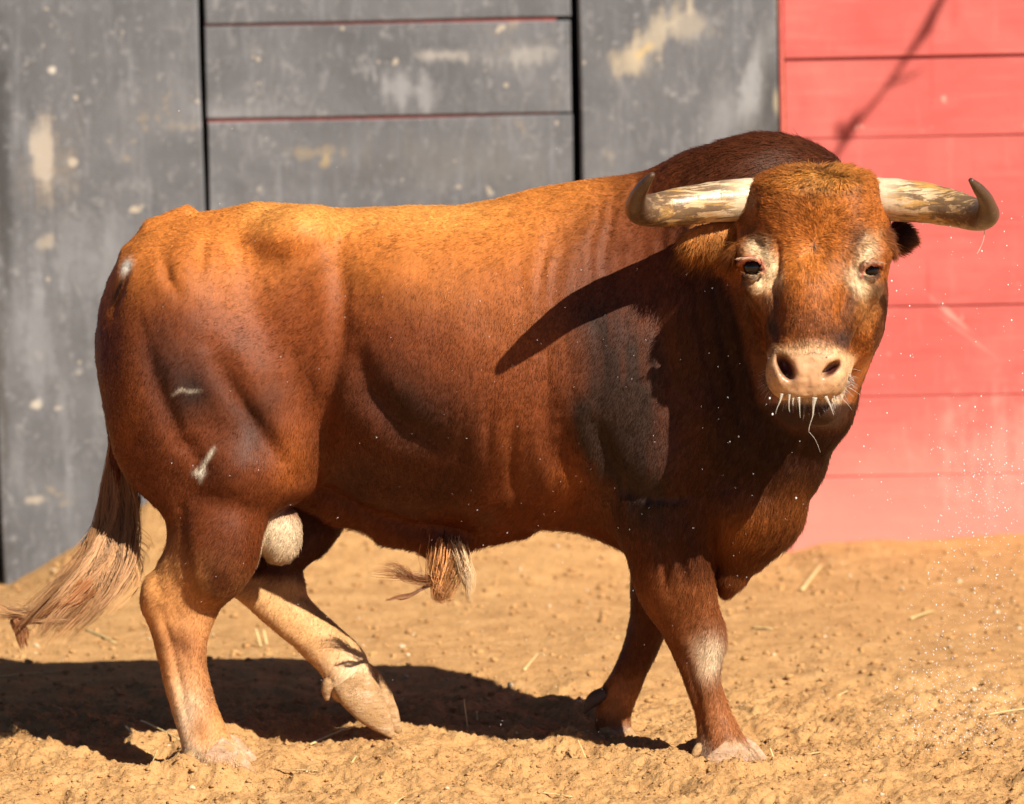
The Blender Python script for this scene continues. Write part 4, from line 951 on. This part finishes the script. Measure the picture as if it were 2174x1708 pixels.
drip([(1676, 838, DY, 7), (1675, 852, DY, 4), (1675, 868, DY, 2.2), (1677, 876, DY, 1.5)])
drip([(1695, 844, DY, 9), (1697, 858, DY, 4.5), (1698, 876, DY, 2), (1699, 888, DY, 1.5)])
drip([(1730, 844, DY, 12), (1727, 862, DY, 6), (1726, 882, DY, 3), (1720, 900, DY, 2.2), (1717, 914, DY, 2.8), (1717, 918, DY, 1.5)])
drip([(1717, 917, DY, 1.2), (1730, 932, DY, 1), (1738, 950, DY, 1), (1742, 962, DY, .7)])
drip([(1752, 842, DY + .01, 11), (1760, 856, DY + .01, 6), (1766, 870, DY + .01, 3), (1770, 882, DY + .01, 1.6)])
drip([(1770, 838, DY + .02, 6), (1772, 852, DY + .02, 3), (1773, 868, DY + .02, 1.5)])
drip([(1684, 845, DY, 5), (1683, 856, DY, 2.5), (1684, 862, DY, 1.2)])
drip([(2090, 488, -.5, 3), (2089, 505, -.5, 2), (2082, 525, -.5, 1.5), (2075, 538, -.5, 5), (2073, 541, -.5, 2)])

# ------------------------------------------------------------------ loose things on the sand
def straw_material():
    s = NT('straw'); p = s.pos(); n = s.noise(p, 60, 3); s.l(s.ramp(n, [(.3, (.46, .33, .12)), (.7, (.68, .54, .26))]), s.b.inputs['Base Color']); s.b.inputs['Roughness'].default_value = .5; return s.m
STRAW = straw_material()
def straw(a, b, label, r=.0032, lift=0.0, stand=None, kink=0.0):
    if stand: p0 = ground_at(*a); p1 = P(b[0], b[1], p0[1] + stand)
    else: p0, p1 = ground_at(*a), ground_at(*b)
    p0 = p0 + np.array([0, 0, r * .7 if not stand else -.005]); p1 = p1 + np.array([0, 0, r * .7 + lift])
    mid = (p0 + p1) / 2 + np.array([0, kink, .004 + abs(kink) * .4]); n = 9; tt = np.linspace(0, 1, n)
    c = (1 - tt)[:, None] ** 2 * p0 + 2 * (tt * (1 - tt))[:, None] * mid + tt[:, None] ** 2 * p1
    dr = unit((p1 - p0)[None])[0]; X = np.cross(dr, [0, 0, 1.0]); X = X / (np.linalg.norm(X) + 1e-6) if np.linalg.norm(X) > .1 else np.array([1., 0, 0]); B = np.cross(dr, X); ns = 6; Vv = []
    for i in range(n):
        for j in range(ns):
            an = j / ns * 6.2832; Vv.append(c[i] + r * (math.cos(an) * X * 1.25 + math.sin(an) * B * .6) * (1 - .25 * tt[i]))
    Vv = np.array(Vv); org = (p0 + p1) / 2
    q = [(i * ns + j, i * ns + (j + 1) % ns, (i + 1) * ns + (j + 1) % ns, (i + 1) * ns + j) for i in range(n - 1) for j in range(ns)]
    t = [(0, k + 1, k) for k in range(1, ns - 1)] + [((n - 1) * ns, (n - 1) * ns + k, (n - 1) * ns + k + 1) for k in range(1, ns - 1)]
    o = mesh_np('straw_stalk', Vv - org, np.array(q), np.array(t), STRAW); o.location = org
    return tag(o, label, 'straw', 'straw stalks scattered on the sand')
straw((658, 1583), (747, 1546), 'thick pale straw stalk lying just left of the far hind hoof', .0042)
straw((300, 1538), (385, 1578), 'straw stalk running into the shadow just left of the near hind foot', .003)
straw((268, 1560), (328, 1606), 'bent yellow straw stalk in the lit patch left of the near hind foot', .0032, kink=-.02)
straw((316, 1634), (334, 1594), 'short upright straw stalk at the edge of the lit patch beside the near hind foot', .003, stand=.01)
straw((183, 1338), (245, 1366), 'straw stalk lying below and right of the tail tassel', .0042)
straw((555, 1374), (543, 1336), 'whiter of two short straw stalks standing between the hind legs', .004, stand=.01)
straw((567, 1368), (560, 1340), 'yellower of two short straw stalks standing between the hind legs', .0035, stand=.01)
straw((994, 1552), (985, 1486), 'taller of two thin stalks standing in the shadow under the belly', .0022, stand=.01)
straw((1014, 1546), (1012, 1511), 'shorter of two thin stalks standing in the shadow under the belly', .002, stand=.01)
straw((1248, 1612), (1227, 1573), 'thin straw stalk leaning just in front of the far front hoof', .0024, stand=.01)
straw((1644, 1626), (1635, 1590), 'thin straw stalk standing just right of the near front foot', .0022, stand=.01)
straw((583, 1634), (692, 1641), 'long greenish straw stalk lying right of the near hind foot', .0026)
straw((1702, 1257), (1744, 1202), 'long blurred straw stalk lying right of the dewlap near the red barrier', .006)
straw((1933, 1317), (1982, 1300), 'pale blurred straw stalk lying in the middle of the sand at right', .0055)
straw((2094, 1521), (2190, 1503), 'long straw stalk cut off by the right edge of the photo', .0038)
straw((1778, 1482), (1814, 1456), 'faint straw stalk lying between the near front leg and the water spray', .0032)
straw((838, 1712), (862, 1690), 'straw stalk at the bottom edge of the photo below the belly', .0028)
straw((1113, 1424), (1142, 1388), 'straw stalk lying beyond the shadow between the belly and the far front leg', .004)
straw((1148, 1697), (1216, 1701), 'straw stalk lying flat at the bottom edge below the far front hoof', .0026)
straw((-10, 1440), (130, 1428), 'long straw stalk lying in the shadow at the left edge below the tail', .003)
straw((1598, 1335), (1642, 1338), 'short straw stalk lying right of the pale knee patch', .004)
straw((1690, 1606), (1752, 1597), 'flat straw stalk lying to the right of the near front hoof', .0024)
straw((745, 1628), (760, 1606), 'short greenish straw stalk right of the long green one', .0026)

def scatter(name, n, mat, fy, rr, seed, squash=.7, sub=1, xr=(-1.55, 1.6)):
    rg = np.random.default_rng(seed); bm = bmesh.new(); bmesh.ops.create_icosphere(bm, subdivisions=sub, radius=1.0)
    bv = np.array([v.co for v in bm.verts]); bf = np.array([[v.index for v in f.verts] for f in bm.faces]); bm.free()
    X = rg.uniform(*xr, n); Y = fy(rg, n); keepm = np.ones(n, bool)
    Z = H(X, Y); r = rr(rg, n); nb = len(bv)
    Vv = bv[None] * r[:, None, None] * (1 + .35 * rg.normal(0, 1, (n, nb))[:, :, None].clip(-1.2, 1.2)) * np.array([1, 1, squash]) + np.stack([X, Y, Z + r * .25], 1)[:, None]
    F = (bf[None] + (np.arange(n) * nb)[:, None, None]).reshape(-1, 3)
    return mesh_np(name, Vv.reshape(-1, 3), None, F, mat, smooth=False)
tag(scatter('sand_clods', 16000, SAND, lambda g, n: np.clip(g.normal(-.10, .32, n), -.75, 1.6), lambda g, n: 0.0016 + .0060 * g.random(n) ** 7, 5, .6, 1), kind='stuff')
tag(scatter('far_sand_clods', 4200, SAND, lambda g, n: g.uniform(.45, 3.45, n), lambda g, n: .003 + .010 * g.random(n) ** 4, 15, .65, 1, (-1.9, 1.95)), kind='stuff')
PEB = plain('pale_pebble', (.52, .39, .24), .7)
tag(scatter('pebbles', 520, PEB, lambda g, n: g.uniform(-.6, 3.3, n), lambda g, n: .002 + .0085 * g.random(n) ** 5, 6, .75, 1), kind='stuff')

# ------------------------------------------------------------------ water drops in the air
def droplets():
    rg = np.random.default_rng(21); bm = bmesh.new(); bmesh.ops.create_icosphere(bm, subdivisions=1, radius=1.0)
    bv = np.array([v.co for v in bm.verts]); bf = np.array([[v.index for v in f.verts] for f in bm.faces]); bm.free()
    c, r = [], []
    def ptx(x, y, Yd, rad):
        c.append(P(x, y, Yd)); r.append(rad)
    for _ in range(1700):
        t = rg.random(); x = 2130 - 190 * rg.random() ** 1.3 * (0.4 + t) + rg.normal(0, 40); y = 930 + 720 * t + rg.normal(0, 30)
        if 1860 < x < 2240: ptx(x, y, rg.uniform(-.25, .45), .0004 + .0015 * rg.random() ** 4)
    for _ in range(900): ptx(2030 + rg.normal(0, 80), 1530 + rg.normal(0, 60), rg.uniform(-.2, .2), .0005 + .0013 * rg.random() ** 3)
    for _ in range(170): ptx(rg.uniform(1800, 2174), rg.uniform(420, 1200), rg.uniform(-.5, .3), .0007 + .0014 * rg.random() ** 3)
    for _ in range(150): ptx(rg.uniform(950, 1750), rg.uniform(560, 1560), rg.uniform(-1.1, -.86), .0004 + .0006 * rg.random() ** 2)
    for _ in range(90): ptx(rg.uniform(300, 1200), rg.uniform(200, 1600), rg.uniform(-1.1, -.7), .0004 + .0006 * rg.random() ** 2)
    for x, y in ((1690, 1058), (1634, 846), (1893, 597), (1640, 880)): ptx(x, y, -.8, .0024)
    c = np.array(c); r = np.array(r); n = len(c); el = 1 + .6 * rg.random(n)
    Vv = bv[None] * r[:, None, None] * np.stack([np.ones(n), np.ones(n), el], 1)[:, None] + c[:, None]
    F = (bf[None] + (np.arange(n) * len(bv))[:, None, None]).reshape(-1, 3)
    s = NT('water_drop'); s.b.inputs['Base Color'].default_value = (.92, .93, .95, 1); s.b.inputs['Roughness'].default_value = .08; s.b.inputs['Transmission Weight'].default_value = .25; s.b.inputs['IOR'].default_value = 1.33
    tag(mesh_np('water_spray', Vv.reshape(-1, 3), None, F, s.m), kind='stuff')
droplets()
# ------------------------------------------------------------------ unseen limb added to cast a diagonal shadow on the red boards
BARK = plain('bark', (.11, .075, .05), .9)
def limb(pts, ns=10):
    D = np.array(pts, float); k = len(D); s_ = np.concatenate([[0], np.cumsum(np.linalg.norm(np.diff(D[:, :3], axis=0), axis=1))]); s_ /= s_[-1]
    n = 40; Q_ = np.stack([smooth_interp(s_, D[:, c], n)[1] for c in range(4)], 1); tg = unit(np.gradient(Q_[:, :3], axis=0)); Vv = []
    X = np.cross(tg[0], [0.1, .9, .3]); X /= np.linalg.norm(X)
    for i in range(n):
        X = X - tg[i] * (X @ tg[i]); X /= np.linalg.norm(X); B = np.cross(tg[i], X); an = np.arange(ns) / ns * 6.28319
        Vv.append(Q_[i, :3] + Q_[i, 3] * (np.cos(an)[:, None] * X + np.sin(an)[:, None] * B))
    Vv = np.concatenate(Vv); Vv += .1 * np.repeat(Q_[:, 3], ns)[:, None] * rng.normal(0, 1, Vv.shape)
    q = [(i * ns + j, i * ns + (j + 1) % ns, (i + 1) * ns + (j + 1) % ns, (i + 1) * ns + j) for i in range(n - 1) for j in range(ns)]
    return Vv, np.array(q)
shadow_tree = tag(empty('shadow_tree', (4.6, 5.2, 0)), 'bare trunk and limb added out of view to shadow the red barrier', 'shadow_tree')
def shade(px, py, t): return list(P(px, py, WALL_Y) + SUN_TO * t)
b0, b1, b2, b3, b4 = shade(2110, -190, 3.9), shade(1978, 40, 3.8), shade(1890, 175, 3.75), shade(1800, 290, 3.7), shade(1735, 400, 3.65)
v, q = limb([(4.6, 5.2, -.3, .16), (4.55, 5.2, 1.2, .13), (4.62, 5.15, 2.6, .11), (4.5, 5.0, 4.6, .07)]); keep(mesh_np('trunk', v, q, None, BARK), shadow_tree)
v, q = limb([(4.6, 5.12, 3.0, .06), (4.3, 3.6, 3.9, .035), b0 + [.012], b1 + [.014], b2 + [.006], b3 + [.010], b4 + [.003]]); keep(mesh_np('shadow_branch', v, q, None, BARK), shadow_tree)
for c, off, r in ((b1, (.05, 0, .10), .012), (b1, (-.04, .03, -.09), .012), (b3, (.04, 0, .09), .012), (b3, (-.05, .02, .03), .012), (b2, (.10, .02, .02), .006)):
    c = np.array(c); v, q = limb([list(c) + [r * 1.3], list(c + np.array(off) * .5) + [r], list(c + np.array(off)) + [r * .3]], 8); keep(mesh_np('twig', v, q, None, BARK), shadow_tree)
print('done', round(time.time() - T0, 1))
